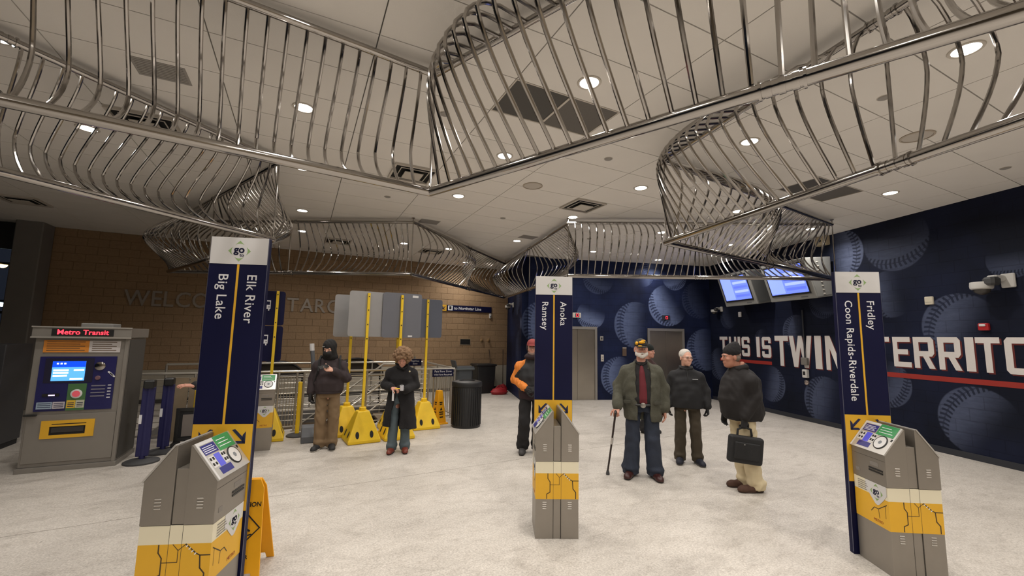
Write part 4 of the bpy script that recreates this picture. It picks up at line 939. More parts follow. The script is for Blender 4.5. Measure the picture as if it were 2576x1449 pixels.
# ------------------------------------------------------------------ stanchions, board, cones, cans
def stanchion(loc, h, m_, base_m, lab, r=.036, head=None, br=.17, panel=False, tilt=0.0):
    t = thing('stanchion', lab, 'stanchion', (loc[0], loc[1], 0))
    obj('base', MB().lathe([(br, 0), (br, .02), (br*.85, .035), (.05, .05)], 28), base_m, t); obj('post', MB().cyl((0, 0, .045), (tilt, 0, h), r), m_, t)
    if head: obj('belt_head', MB().chbox((tilt, 0, h-.01), (.12, .14, .11), .015), BLACKP, t)
    else: obj('post_cap', MB().lathe([(r, h-.003), (r*.9, h+.012), (.001, h+.016)], 16, (tilt, 0, 0), capb=False, capt=False), m_, t)
    if panel: obj('belt_wrap', MB().bx(-.07, .07, -.03, .03, .08, h-.05), m_, t, bevel=.01); obj('white_label', MB().bx(-.072, -.04, -.036, -.03, .52, .64), WINK, t)
    return t
BLUEST = mat('royal_blue_wrap', rgb(27, 27, 78), .5, noise=.1, nscale=8); RUB = mat('rubber_base', (.045, .045, .047), .7)
stanchion((-1.83, 7.62), 1.06, BLUEST, RUB, 'blue wrapped stanchion with black head closest to the ticket machine', .035, True, .20, True)
stanchion((-1.72, 8.12), 1.04, BLUEST, RUB, 'blue wrapped stanchion standing behind another beside the ticket machine', .035, True, .20, True)
stanchion((-1.44, 8.62), .82, YELPOLE, RUB, 'yellow post stanchion beside the tan board', .045, None, .12)
stanchion((.06, 8.52), .92, YELPOLE, RUB, 'yellow post stanchion by the railing near the bus stop plates', .034, None, .17)
t = thing('tan_board', 'tan boards leaning on the railing behind the blue stanchions', 'board', (-1.95, 8.83, 0)); Rb = RX(math.radians(-6))
for k, (x, w_) in enumerate(((.0, .26), (.28, .26), (.56, .22))): obj('plank', MB().box((x+.2, .0, .52), (w_, .02, 1.0), rot=Rb), mat('tan_board', rgb(128, 112, 90), .7, noise=.15, nscale=9), t)
t = thing('sign_holder', 'low black sign holder with a grey paper between stanchions', 'sign holder', (-1.40, 8.32, 0))
obj('frame', MB().bx(-.24, .24, -.015, .015, .55, .60).bx(-.24, .24, -.015, .015, .10, .15).bx(-.24, -.19, -.015, .015, .15, .55).bx(.19, .24, -.015, .015, .15, .55), BLACKP, t)
obj('paper', MB().bx(-.15, .15, -.012, -.008, .17, .50), mat('grey_paper', rgb(120, 112, 106), .8), t); obj('foot', MB().bx(-.24, -.18, -.16, .16, 0, .10), BLACKP, t); obj('foot', MB().bx(.18, .24, -.16, .16, 0, .10), BLACKP, t); obj('backing', MB().bx(-.19, .19, -.006, .006, .15, .55), BLACKM, t)
# grey leaning post with wedge base
t = thing('snow_pusher', 'grey snow pusher with a white tipped handle left of the hooded man', 'shovel', (.34, 8.05, 0))
obj('scoop', MB().prism([(-.16, 0), (-.16, .10), (-.06, .24), (.10, .26), (.17, .12), (.17, 0)], -.22, .22, axis='x'), GREYP, t, bevel=.012)
obj('handle', MB().tube([(.06, 0, .22), (-.06, .02, .9), (-.14, .03, 1.52)], .034, 10), GREYP, t); obj('handle_tip', MB().tube([(-.14, .03, 1.50), (-.152, .032, 1.62)], .038, 10), WHITEP, t); obj('socket', MB().chbox((.07, 0, .27), (.09, .09, .12), .015), BLACKP, t)
# trash can
CANM = mat('can_black', (.012, .012, .013), .42, noise=.15, nscale=10)
t = thing('trash_can', 'black ribbed steel trash can with flat lid in front of the railing', 'trash can', (3.10, 8.22, 0))
obj('drum', MB().lathe([(.285, .0), (.29, .02), (.285, .04), (.29, .80), (.285, .81)], 40), CANM, t); rib = MB()
for k in range(36): a = 2*math.pi*k/36; rib.box((.292*math.cos(a), .292*math.sin(a), .41), (.014, .020, .72), rot=RZ(a))
obj('rib', rib, CANM, t); obj('lid', MB().lathe([(.305, .79), (.308, .86), (.295, .885), (.20, .905), (.17, .905), (.165, .88)], 40, capb=False, capt=False), CANM, t); obj('opening', MB().lathe([(.168, .882), (.001, .882)], 32, capb=False, capt=False), BLACKM, t)
# back bins
t = thing('grey_waste_bin', 'open grey waste bin with liner behind the black trash can', 'waste bin', (4.55, 12.45, 0))
obj('bin_body', MB().chbox((0, 0, .42), (.50, .46, .84), .05), mat('bin_grey', rgb(66, 70, 74), .5), t); obj('rim', MB().chbox((0, 0, .845), (.57, .53, .05), .02), MATS['bin_grey'], t); obj('liner', MB().chbox((0, 0, .80), (.585, .545, .06), .02), mat('liner', rgb(88, 94, 96), .3), t)
obj('hinged_flap', MB().box((-.30, 0, .95), (.03, .42, .22), rot=RY(math.radians(-18))), MATS['bin_grey'], t)
t = thing('black_waste_bin', 'tall black waste bin against the block wall near the red bag', 'waste bin', (5.40, 12.86, 0))
obj('bin_body', MB().prism([(-.27, 0), (.27, 0), (.32, .86), (-.32, .86)], -.28, .28), CANM, t, bevel=.03); obj('rim', MB().chbox((0, 0, .88), (.70, .62, .06), .02), CANM, t); obj('wheel', MB().cyl((-.2, .29, .08), (-.14, .29, .08), .08), RUB, t); obj('wheel', MB().cyl((.14, .29, .08), (.2, .29, .08), .08), RUB, t)
RED = mat('red_nylon', rgb(150, 26, 34), .6, noise=.2, nscale=20, bump=.4, bscale=25)
t = thing('red_bag', 'slumped red bag on the floor beside the black bin', 'bag', (5.70, 12.26, 0)); obj('bag_body', MB().lathe([(.02, 0), (.19, .01), (.22, .08), (.16, .17), (.05, .21), (.01, .21)], 20).xform(Matrix.Diagonal((1.3, .8, 1, 1))), RED, t); obj('strap', MB().tube([(-.14, 0, .17), (-.05, 0, .26), (.08, 0, .25), (.15, 0, .16)], .014), RED, t)
t = thing('red_bag', 'second red bag lying against the mural return wall', 'bag', (6.02, 12.72, 0)); obj('bag_body', MB().lathe([(.02, 0), (.16, .01), (.18, .10), (.12, .22), (.02, .25)], 18).xform(Matrix.Diagonal((1.0, .9, 1, 1))), RED, t); obj('strap', MB().tube([(-.1, -.05, .2), (0, -.1, .28), (.1, -.05, .19)], .012), RED, t)
for k, (x, y, l) in enumerate(((5.92, 13.2, -.12), (6.26, 13.18, .06))):
    t = thing('mop_handle', ['dark broom leaning on the block wall above the red bags', 'dark mop leaning in the corner by the mural return'][k], 'broom', (x, y, 0)); obj('shaft', MB().tube([(0, 0, .12), (l, .16, 1.35)], .013), mat('broom_wood', rgb(60, 46, 36), .7), t); obj('head', MB().chbox((0, 0, .07), (.26, .07, .14), .02), BLACKM, t)
# caution cone
CONEM = mat('cone_yellow', rgb(240, 170, 26), .45, noise=.06, nscale=10)
t = thing('caution_cone', 'tall four-sided yellow caution cone with black print by the trash can', 'caution cone', (2.66, 8.66, 0), .3)
def frust(b0, b1, z0, z1):
    m1 = MB(); m1.add([(-b0, -b0, z0), (b0, -b0, z0), (b0, b0, z0), (-b0, b0, z0), (-b1, -b1, z1), (b1, -b1, z1), (b1, b1, z1), (-b1, b1, z1)], [(3, 2, 1, 0), (4, 5, 6, 7), (0, 1, 5, 4), (1, 2, 6, 5), (2, 3, 7, 6), (3, 0, 4, 7)]); return m1
obj('base', frust(.15, .14, 0, .03), CONEM, t, bevel=.006); obj('body', frust(.115, .05, .03, .67), CONEM, t, bevel=.006)
pr = MB()
for a in range(4):
    for z, w_, hh in ((.42, .07, .02), (.385, .06, .02), (.23, .10, .02), (.19, .09, .02), (.13, .08, .025)):
        y = -(.115-(z-.03)*(.065/.64))-.0015; q = MB().bx(-w_/2, w_/2, y-.001, y+.004, z, z+hh); q.xform(Matrix.Rotation(a*math.pi/2, 4, 'Z')); obj('cone_print', q, INKK, t)
    y = -(.115-.27*.1016)-.001; q = MB().prism([(-.03, .275), (.03, .275), (0, .335)], y-.002, y+.004); q.xform(Matrix.Rotation(a*math.pi/2, 4, 'Z')); obj('cone_symbol', q, INKK, t)
# wet floor A-frame behind the left kiosk
t = thing('wet_floor_sign', 'yellow folding wet floor sign behind the Big Lake kiosk', 'caution sign', (-.26, 3.98, 0), -.25)
for s in (-1, 1):
    lean = .15; Hs = .66
    def P3(x, z): return (x, s*(lean*(1-z/Hs)+.008), z)
    out = [(-.155, 0), (-.10, 0), (-.09, .04), (.09, .04), (.10, 0), (.155, 0), (.10, .60), (.07, .66), (-.07, .66), (-.10, .60)]
    mb = MB(); n = len(out); V = [P3(*p) for p in out]+[(p[0], p[1]+s*.012, p[2]) for p in [P3(*q) for q in out]]
    mb.add(V, [tuple(range(n)), tuple(range(2*n-1, n-1, -1))]+[(i, (i+1) % n, n+(i+1) % n, n+i) for i in range(n)])
    lf = obj('leaf', mb, CONEM, t, bevel=.003)
    if s < 0:
        ang = math.atan(lean/Hs)
        Mx = Matrix.Translation((0, -lean-.0225, 0)) @ Matrix.Rotation(-ang, 4, 'X')
        for s_, z, sz in (('CAUTION', .50, .044), ('WET', .185, .034), ('FLOOR', .150, .034)): obj('lettering', text_mb(s_, sz, depth=.001, bold=.0008).xform(Mx @ Matrix.Translation((0, 0, z))), INKK, lf)
        dm = MB(); r0, r1 = .115, .103
        for k in range(4):
            a, b = k*math.pi/2, (k+1)*math.pi/2
            dm.add([(r0*math.sin(a), 0, r0*math.cos(a)), (r0*math.sin(b), 0, r0*math.cos(b)), (r1*math.sin(b), 0, r1*math.cos(b)), (r1*math.sin(a), 0, r1*math.cos(a))], [(0, 1, 2, 3)])
        dm.bx(-.012, .0, -.0005, .0005, .0, .035).box((.02, 0, -.005), (.06, .001, .012), rot=RY(.5)).box((-.02, 0, -.02), (.05, .001, .012), rot=RY(-.9)).box((.015, 0, -.05), (.09, .001, .008), rot=RY(-.2)); dm.lathe([(.013, -.0005), (.013, .0005)], 12, (0, 0, 0)) if False else dm.box((-.012, 0, .05), (.022, .001, .022))
        obj('pictogram', dm.xform(Mx @ Matrix.Translation((0, 0, .34))), INKK, lf); obj('red_mark', MB().box((0, 0, 0), (.07, .001, .022)).xform(Mx @ Matrix.Translation((0, 0, .10))), mat('mark_red', rgb(170, 40, 40), .6), lf)
obj('hinge', MB().cyl((-.07, 0, .655), (.07, 0, .655), .012), CONEM, t)

# ------------------------------------------------------------------ things on the block wall
LETM = mat('letter_metal', (.34, .30, .26), .45, .5)
wt = thing('wall_lettering', 'raised grey metal letters WELCOME TO TARGET FIELD on the block wall', 'lettering', (0, BY-.005, 0))
def put_word(word, x0, x1, z0=2.40, h=.385):
    pos = []; x = 0.0; parts = []
    for ch in word:
        if ch == ' ': x += .32*h; continue
        tm = text_mb(ch, h/.70, align='LEFT', depth=.03, bold=.004, valign='BOTTOM_BASELINE'); xs = [v[0] for v in tm.v]; wd = max(xs)-min(xs)
        parts.append((tm, x-min(xs))); x += wd+.13*h
    tot = x-.13*h; k = (x1-x0)/tot
    for tm, dx in parts:
        mb = MB(); mb.add([((v[0]+dx)*k+x0, v[1]-.012, v[2]+z0) for v in tm.v], tm.f); obj('letter', mb, LETM, wt)
put_word('WELCOME', -3.93, -1.62); put_word('TO', -1.32, -.72); put_word('TARGET', -.40, 1.55); put_word('FIELD', 1.85, 3.3)
t = thing('direction_sign', 'navy wall sign reading to Northstar Line with yellow arrow end', 'sign', (4.98, BY-.02, 2.71))
obj('plate', MB().chbox((0, 0, 0), (1.80, .03, .20), .004), NAVY, t); ye = obj('arrow_plate', MB().bx(-.90, -.72, -.018, -.015, -.098, .098), YEL, t)
obj('arrow', MB().box((-.81, -.019, .0), (.12, .002, .025), rot=RY(math.radians(-45))).bx(-.86, -.835, -.020, -.018, -.05, .04).bx(-.86, -.77, -.020, -.018, -.055, -.03), INK, ye)
pi = obj('train_icon', MB().chbox((-.59, -.016, 0), (.16, .004, .16), .015), WINK, t); obj('icon_train', MB().chbox((-.59, -.019, .01), (.075, .003, .10), .02), INKK, pi)
obj('lettering', text_mb('to Northstar Line', .135, align='LEFT', depth=.002, bold=.002), WINK, t, (-.46, -.016, 0))
t = thing('wall_vent', 'small dark framed vent in the block wall', 'vent', (4.96, BY-.004, 1.60)); obj('frame', MB().bx(-.19, .19, -.012, 0, .09, .105).bx(-.19, .19, -.012, 0, -.105, -.09).bx(-.19, -.175, -.012, 0, -.09, .09).bx(.175, .19, -.012, 0, -.09, .09), mat('vent_frame', rgb(150, 134, 110), .5), t)
lv = MB()
for k in range(5): lv.bx(-.175, .175, -.006, 0, -.085+.035*k, -.065+.035*k)
obj('louvre', lv, BLACKM, t); obj('recess', MB().bx(-.175, .175, -.003, 0, -.09, .09), SLOT, t)
t = thing('alarm_box', 'little white box under the right end of the Northstar sign', 'alarm box', (5.84, BY-.004, 2.50)); obj('case', MB().chbox((0, -.025, 0), (.07, .05, .16), .01), WHITEP, t); obj('lens_strip', MB().bx(-.02, .02, -.053, -.05, -.05, 0), GREYP, t)
for k, x in enumerate((5.55, 5.80)):
    t = thing('pipe_stub', 'capped pipe stub painted tan on the block wall', 'pipe', (x, BY-.004, 1.66), 0, 'capped pipe stubs on the block wall'); obj('flange', MB().lathe([(.05, 0), (.05, .015), (.03, .02)], 14).xform(Matrix.Rotation(math.pi/2, 4, 'X')), mat('stub_tan', rgb(160, 130, 92), .6), t); obj('elbow', MB().tube([(0, -.015, 0), (0, -.05, 0), (0, -.06, .02), (0, -.06, .08)], .022), MATS['stub_tan'], t)

# ------------------------------------------------------------------ things on the mural walls
RW = Mw(RXM, 0); RROT = -AM-math.pi/2
def on_right(t, my, z): t.location = Mw(RXM, my, z); t.rotation_euler = (0, 0, RROT); return t
CAMW = mat('camera_white', rgb(196, 194, 190), .45)
def cctv(t, s=1.0):
    obj('wall_plate', MB().chbox((.09*s, -.02, .03*s), (.13*s, .04, .17*s), .012), CAMW, t); obj('arm', MB().chbox((.03*s, -.10*s, .06*s), (.10*s, .16*s, .07*s), .02), CAMW, t)
    obj('housing', MB().lathe([(.10*s, .05*s), (.105*s, .0), (.10*s, -.03*s), (.085*s, -.04*s)], 22, (-.06*s, -.19*s, -.03*s)), CAMW, t); obj('dome', MB().lathe([(.08*s, 0), (.07*s, -.035*s), (.04*s, -.06*s), (.001, -.07*s)], 20, (-.06*s, -.19*s, -.07*s), capb=False, capt=False), mat('smoked_dome', (.05, .045, .04), .1), t)
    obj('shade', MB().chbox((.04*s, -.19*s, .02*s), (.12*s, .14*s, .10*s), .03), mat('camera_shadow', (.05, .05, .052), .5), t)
t = on_right(thing('security_camera', 'large white security camera on the mural above TERRITORY', 'security camera'), 5.05, 2.74); cctv(t, 1.25)
t = on_right(thing('security_camera', 'small white security camera on the mural under the left monitor', 'security camera'), 11.6, 2.72); cctv(t, .9)
t = thing('security_camera', 'small white security camera on the dark return wall', 'security camera', Mw(RETX, 13.55, 2.80), RROT); cctv(t, .9)
t = on_right(thing('thermostat', 'cream square wall box left of the large security camera', 'wall box'), 6.0, 2.56); obj('case', MB().chbox((0, -.02, 0), (.13, .04, .14), .01), mat('cream_box', rgb(206, 198, 178), .5), t); obj('cover_line', MB().bx(-.05, .05, -.042, -.04, -.03, -.026), GREYP, t)
t = on_right(thing('fire_strobe', 'red fire alarm strobe on the mural above TERRITORY', 'fire alarm'), 5.28, 2.09); obj('case', MB().chbox((0, -.03, 0), (.13, .06, .11), .012), mat('alarm_red', rgb(170, 30, 36), .4), t); obj('strobe_lens', MB().chbox((0, -.065, .025), (.08, .02, .035), .008), WHITEP, t)
t = on_right(thing('sensor_box', 'tiny white sensor box on the mural under the monitors', 'wall box'), 10.73, 2.55); obj('case', MB().chbox((0, -.02, 0), (.11, .04, .14), .01), WHITEP, t); obj('cover_line', MB().bx(-.03, .03, -.042, -.04, -.03, -.026), GREYP, t)
t = on_right(thing('call_point', 'wall call point with conduit, grey box and white box on the mural', 'call point'), 8.62, 0); obj('conduit', MB().cyl((0, -.03, 1.42), (0, -.03, 2.55), .016), BASEB, t); obj('junction_box', MB().chbox((0, -.04, 1.36), (.16, .08, .17), .012), mat('junction_grey', rgb(122, 118, 112), .5), t)
obj('call_box', MB().chbox((0, -.04, 1.08), (.13, .08, .19), .012), mat('call_white', rgb(206, 204, 200), .4), t); obj('call_label', MB().bx(-.03, .03, -.083, -.08, 1.05, 1.13), INKK, t); obj('bell_dome', MB().lathe([(.06, 0), (.055, .03), (.001, .05)], 18, capb=False, capt=False).xform(Matrix.Translation((0, -.01, .88)) @ Matrix.Rotation(math.pi/2, 4, 'X')), mat('bell_chrome', (.5, .42, .38), .25, .8), t)
# hanging monitors
CASEM = mat('monitor_case', rgb(150, 150, 146), .45, .2); CASED = mat('monitor_case_side', rgb(110, 112, 112), .5, .2)
def monitor(my0, my1, lab, shift=0.0):
    t = thing('monitor', lab, 'monitor', RW, RROT); a, b = -my0, -my1
    A, B = Vector((0, -.52, 2.74)), Vector((0, -.80, 3.60)); d = (B-A).normalized(); n = Vector((0, -d.z, d.y)); Ls = (B-A).length
    body = MB().prism([(A.y, A.z), (B.y, B.z), (-.12, 3.66), (-.12, 2.80)], a, b, axis='x'); obj('casing', body, [CASEM], t, bevel=.012)
    def face(nm, u0, u1, v0, v1, h0, h1, m_, par):
        V = []
        for hh in (h0, h1):
            for u, v in ((u0, v0), (u1, v0), (u1, v1), (u0, v1)):
                p = A+d*(v*Ls)+n*hh; V.append((a+(b-a)*u, p.y, p.z))
        return obj(nm, MB().add(V, [(0, 1, 2, 3), (7, 6, 5, 4), (0, 4, 5, 1), (1, 5, 6, 2), (2, 6, 7, 3), (3, 7, 4, 0)]), m_, par)
    bz = face('bezel', .07, .93, .13, .93, 0, .012, BLACKP, t)
    face('screen', .095, .905, .18, .89, .012, .015, mat('monitor_screen', rgb(60, 80, 190), .3, emit=rgb(112, 132, 250), estr=.95), bz)
    face('map_area', .10, .42, .20, .87, .015, .017, mat('monitor_map', rgb(90, 110, 220), .3, emit=rgb(140, 160, 255), estr=.95), bz)
    for k in range(4): face('screen_row', .46, .88, .26+.13*k, .33+.13*k, .015, .017, mat('monitor_row%d' % (k % 2), rgb(90, 110, 220), .3, emit=rgb(*((165, 180, 255) if k % 2 else (84, 100, 215))), estr=.95), bz)
    face('brand_mark', .70, .84, .05, .075, 0, .002, GREYP, t)
    obj('wall_bracket', MB().bx((a+b)/2-.2, (a+b)/2+.2, -.13, 0, 3.0, 3.45), FRM, t)
    sd = MB(); bo = MB()
    sd.prism([(A.y+.03, A.z+.03), (B.y+.03, B.z-.03), (-.15, 3.62), (-.15, 2.84)], b, b+.004, axis='x'); obj('side_cover', sd, CASEM if shift else CASED, t)
    if shift:
        for k in range(9): obj('louvre', MB().chbox((b+.008, -.33-.018*k, 2.84+.085*k), (.012, .05, .02), .004), TRIM, t)
monitor(10.62, 9.42, 'left hanging blue departure monitor under the sculpture', 0); monitor(8.98, 7.72, 'right hanging blue departure monitor with louvred pale side', 1)
# ceiling edge box by the right sculpture tip
t = on_right(thing('ceiling_box', 'small beige box with a black dot where the mural meets the ceiling', 'junction box'), 7.95, 4.05); obj('case', MB().chbox((0, -.06, 0), (.28, .12, .20), .01), mat('beige_box', rgb(196, 180, 150), .6), t); obj('dot', MB().cyl((0, -.12, 0), (0, -.126, 0), .03), BLACKP, t)
# ------------------------------------------------------------------ people: implicit-surface modelling
class Field:
    def __init__(s, lo, hi, h):
        s.h = h; s.lo = np.array(lo, float); n = np.ceil((np.array(hi)-s.lo)/h).astype(int)+1
        s.ax = [(s.lo[i]+h*np.arange(n[i])).astype(np.float32) for i in range(3)]
        s.d = np.full(n, 0.2, np.float32)
    def _sub(s, lo, hi):
        sl = []
        for i in range(3):
            a = int(max(0, math.floor((lo[i]-s.lo[i])/s.h))); b = int(min(len(s.ax[i]), math.ceil((hi[i]-s.lo[i])/s.h)+1))
            if b <= a: return None
            sl.append(slice(a, b))
        X = s.ax[0][sl[0]][:, None, None]; Y = s.ax[1][sl[1]][None, :, None]; Z = s.ax[2][sl[2]][None, None, :]
        return tuple(sl), X, Y, Z
    def put(s, lo, hi, fn, k=.02, op='u'):
        pad = max(k, .02)+s.h*2
        r = s._sub([a-pad for a in lo], [a+pad for a in hi])
        if r is None: return s
        sl, X, Y, Z = r; q = fn(X, Y, Z); a = s.d[sl]
        if op == 'u':
            h = np.maximum(k-np.abs(a-q), 0)/k if k > 0 else 0
            s.d[sl] = np.minimum(a, q)-h*h*k*.25
        elif op == 's':
            h = np.maximum(k-np.abs(a+q), 0)/k if k > 0 else 0
            s.d[sl] = np.maximum(a, -q)+h*h*k*.25
        else:
            s.d[sl] = np.maximum(a, q)
        return s
    def cone(s, a, b, ra, rb=None, k=.02, op='u'):
        rb = ra if rb is None else rb; a = np.array(a, float); b = np.array(b, float); ba = b-a; L2 = max(1e-9, float(ba@ba)); R = max(ra, rb)
        def fn(X, Y, Z):
            t = np.clip(((X-a[0])*ba[0]+(Y-a[1])*ba[1]+(Z-a[2])*ba[2])/L2, 0, 1)
            return np.sqrt((X-a[0]-t*ba[0])**2+(Y-a[1]-t*ba[1])**2+(Z-a[2]-t*ba[2])**2)-(ra+(rb-ra)*t)
        return s.put(np.minimum(a, b)-R, np.maximum(a, b)+R, fn, k, op)
    def chain(s, pts, rs, k=.02):
        for i in range(len(pts)-1): s.cone(pts[i], pts[i+1], rs[i], rs[i+1], k)
        return s
    def ell(s, c, r, k=.02, op='u', rot=None):
        c = np.array(c, float); r = np.array(r, float); R = r.max(); mn = r.min()
        def fn(X, Y, Z):
            x, y, z = X-c[0], Y-c[1], Z-c[2]
            if rot is not None:
                x, y, z = (rot[0][0]*x+rot[1][0]*y+rot[2][0]*z, rot[0][1]*x+rot[1][1]*y+rot[2][1]*z, rot[0][2]*x+rot[1][2]*y+rot[2][2]*z)
            k0 = np.sqrt((x/r[0])**2+(y/r[1])**2+(z/r[2])**2); k1 = np.sqrt((x/r[0]**2)**2+(y/r[1]**2)**2+(z/r[2]**2)**2)
            return k0*(k0-1)/np.maximum(k1, 1e-6)
        return s.put(c-R, c+R, fn, k, op)
    def box(s, c, hf, rd=.01, k=.02, op='u', rot=None):
        c = np.array(c, float); hf = np.array(hf, float); R = np.linalg.norm(hf)+rd
        def fn(X, Y, Z):
            x, y, z = X-c[0], Y-c[1], Z-c[2]
            if rot is not None:
                x, y, z = (rot[0][0]*x+rot[1][0]*y+rot[2][0]*z, rot[0][1]*x+rot[1][1]*y+rot[2][1]*z, rot[0][2]*x+rot[1][2]*y+rot[2][2]*z)
            qx, qy, qz = np.abs(x)-hf[0], np.abs(y)-hf[1], np.abs(z)-hf[2]
            return np.sqrt(np.maximum(qx, 0)**2+np.maximum(qy, 0)**2+np.maximum(qz, 0)**2)+np.minimum(np.maximum(qx, np.maximum(qy, qz)), 0)-rd
        return s.put(c-R, c+R, fn, k, op)
    def loft(s, prof, k=.02, op='u', e=2.3):
        """prof rows: z, half width, half depth, cx, cy (ascending z)"""
        P = np.array(prof, float); R = max(P[:, 1].max()+np.abs(P[:, 3]).max(), P[:, 2].max()+np.abs(P[:, 4]).max())+.03
        def fn(X, Y, Z):
            z = Z.ravel(); a, b, cx, cy = [np.interp(z, P[:, 0], P[:, j]).astype(np.float32)[None, None, :] for j in (1, 2, 3, 4)]
            q = (np.abs((X-cx)/a)**e+np.abs((Y-cy)/b)**e)**(1/e)
            d = (q-1)*np.minimum(a, b)
            return np.maximum(d, np.maximum(Z-P[-1, 0], P[0, 0]-Z))
        return s.put((-R, -R, P[0, 0]), (R, R, P[-1, 0]), fn, k, op)
    def wrinkle(s, amp, f=1.0, ph=0.0):
        X = s.ax[0][:, None, None]; Y = s.ax[1][None, :, None]; Z = s.ax[2][None, None, :]
        n = np.sin(f*(17*Z+16*X+5*np.sin(9*X+ph)+6*np.sin(8*Y+2*ph)))*np.sin(f*(13*X-14*Y+9*Z+4*np.sin(7*Z+ph))+ph)
        n = n+.45*np.sin(f*(31*Z-22*X)+3*np.sin(15*Y+ph)+2*np.sin(11*Z)+ph)*np.sin(9*X+8*Y+6*Z+ph)
        n2 = np.sin(f*(38*Z+33*X+9*np.sin(13*Y+ph))+ph)*np.sin(f*(29*Y-24*X+19*Z)+2*ph)
        s.d += (amp*n+.45*amp*n2).astype(np.float32); return s
    def mesh(s):
        d = s.d; ins = d < 0
        c = ins[:-1, :-1, :-1].astype(np.int8).copy(); offs = [(i, j, k) for i in (0, 1) for j in (0, 1) for k in (0, 1)]
        nx, ny, nz = d.shape
        cnt = np.zeros((nx-1, ny-1, nz-1), np.int8)
        for (i, j, k) in offs: cnt += ins[i:nx-1+i, j:ny-1+j, k:nz-1+k]
        act = (cnt > 0) & (cnt < 8); idx = np.argwhere(act); N = len(idx)
        vid = np.full(act.shape, -1, np.int64); vid[act] = np.arange(N)
        acc = np.zeros((N, 3)); w = np.zeros(N)
        corner = {o: d[idx[:, 0]+o[0], idx[:, 1]+o[1], idx[:, 2]+o[2]].astype(np.float64) for o in offs}
        for a in offs:
            for ax_ in range(3):
                if a[ax_] == 0:
                    b = list(a); b[ax_] = 1; b = tuple(b); da, db = corner[a], corner[b]; m = (da < 0) != (db < 0)
                    t = np.where(m, da/np.where(m, da-db, 1), 0)
                    for j in range(3): acc[:, j] += m*(a[j]+(t if j == ax_ else 0))
                    w += m
        V = s.lo+s.h*(idx+acc/w[:, None])
        quads = []
        for ax_ in range(3):
            o1, o2 = [(1, 2), (2, 0), (0, 1)][ax_]
            sa = [slice(None)]*3; sb = [slice(None)]*3; sa[ax_] = slice(0, -1); sb[ax_] = slice(1, None)
            ch = ins[tuple(sa)] != ins[tuple(sb)]; e = np.argwhere(ch); fl = ins[tuple(sa)][ch]
            ok = (e[:, o1] > 0) & (e[:, o2] > 0) & (e[:, o1] < d.shape[o1]-1) & (e[:, o2] < d.shape[o2]-1); e = e[ok]; fl = fl[ok]
            def g(d1, d2):
                q = e.copy(); q[:, o1] -= d1; q[:, o2] -= d2; return vid[q[:, 0], q[:, 1], q[:, 2]]
            Q = np.stack([g(1, 1), g(0, 1), g(0, 0), g(1, 0)], 1); Q[~fl] = Q[~fl][:, ::-1]
            quads.append(Q)
        Q = np.concatenate(quads); Q = Q[(Q >= 0).all(1)]
        # one smoothing pass
        nb = np.zeros_like(V); cn = np.zeros(N)
        for i in range(4):
            for j in (1, 3): np.add.at(nb, Q[:, i], V[Q[:, (i+j) % 4]]); np.add.at(cn, Q[:, i], 1)
        cn = np.maximum(cn, 1); V = V*.55+(nb/cn[:, None])*.45
        return V, Q

def np_mesh(name, parts, mats):
    """parts: list of (V,Q,material index)"""
    me = bpy.data.meshes.new(name); Vs = []; Qs = []; mi = []; o = 0
    for V, Q, m_ in parts: Vs.append(V); Qs.append(Q+o); mi.append(np.full(len(Q), m_)); o += len(V)
    V = np.concatenate(Vs).astype(np.float32); Q = np.concatenate(Qs).astype(np.int32); mi = np.concatenate(mi).astype(np.int32)
    me.vertices.add(len(V)); me.vertices.foreach_set('co', V.ravel()); me.loops.add(len(Q)*4); me.loops.foreach_set('vertex_index', Q.ravel())
    me.polygons.add(len(Q)); me.polygons.foreach_set('loop_start', np.arange(0, len(Q)*4, 4, dtype=np.int32)); me.polygons.foreach_set('loop_total', np.full(len(Q), 4, np.int32))
    for m_ in (mats if isinstance(mats, (list, tuple)) else [mats]): me.materials.append(m_)
    me.polygons.foreach_set('material_index', mi); me.polygons.foreach_set('use_smooth', np.ones(len(Q), bool)); me.update(calc_edges=True); me.validate()
    return me
def fobj(name, F, m_, parent, label=None):
    V, Q = F.mesh(); return obj(name, np_mesh(name, [(V, Q, 0)], m_), None, parent, label=label)
def rot_pts(p, M3, c): return np.array(M3 @ Vector(np.array(p)-c))+c

def skin(name, col): return mat(name, col, .55, noise=.10, nscale=18)
SK1 = skin('skin_ruddy', rgb(196, 142, 122)); SK2 = skin('skin_pale', rgb(214, 164, 142)); SK3 = skin('skin_tan', rgb(176, 122, 100))

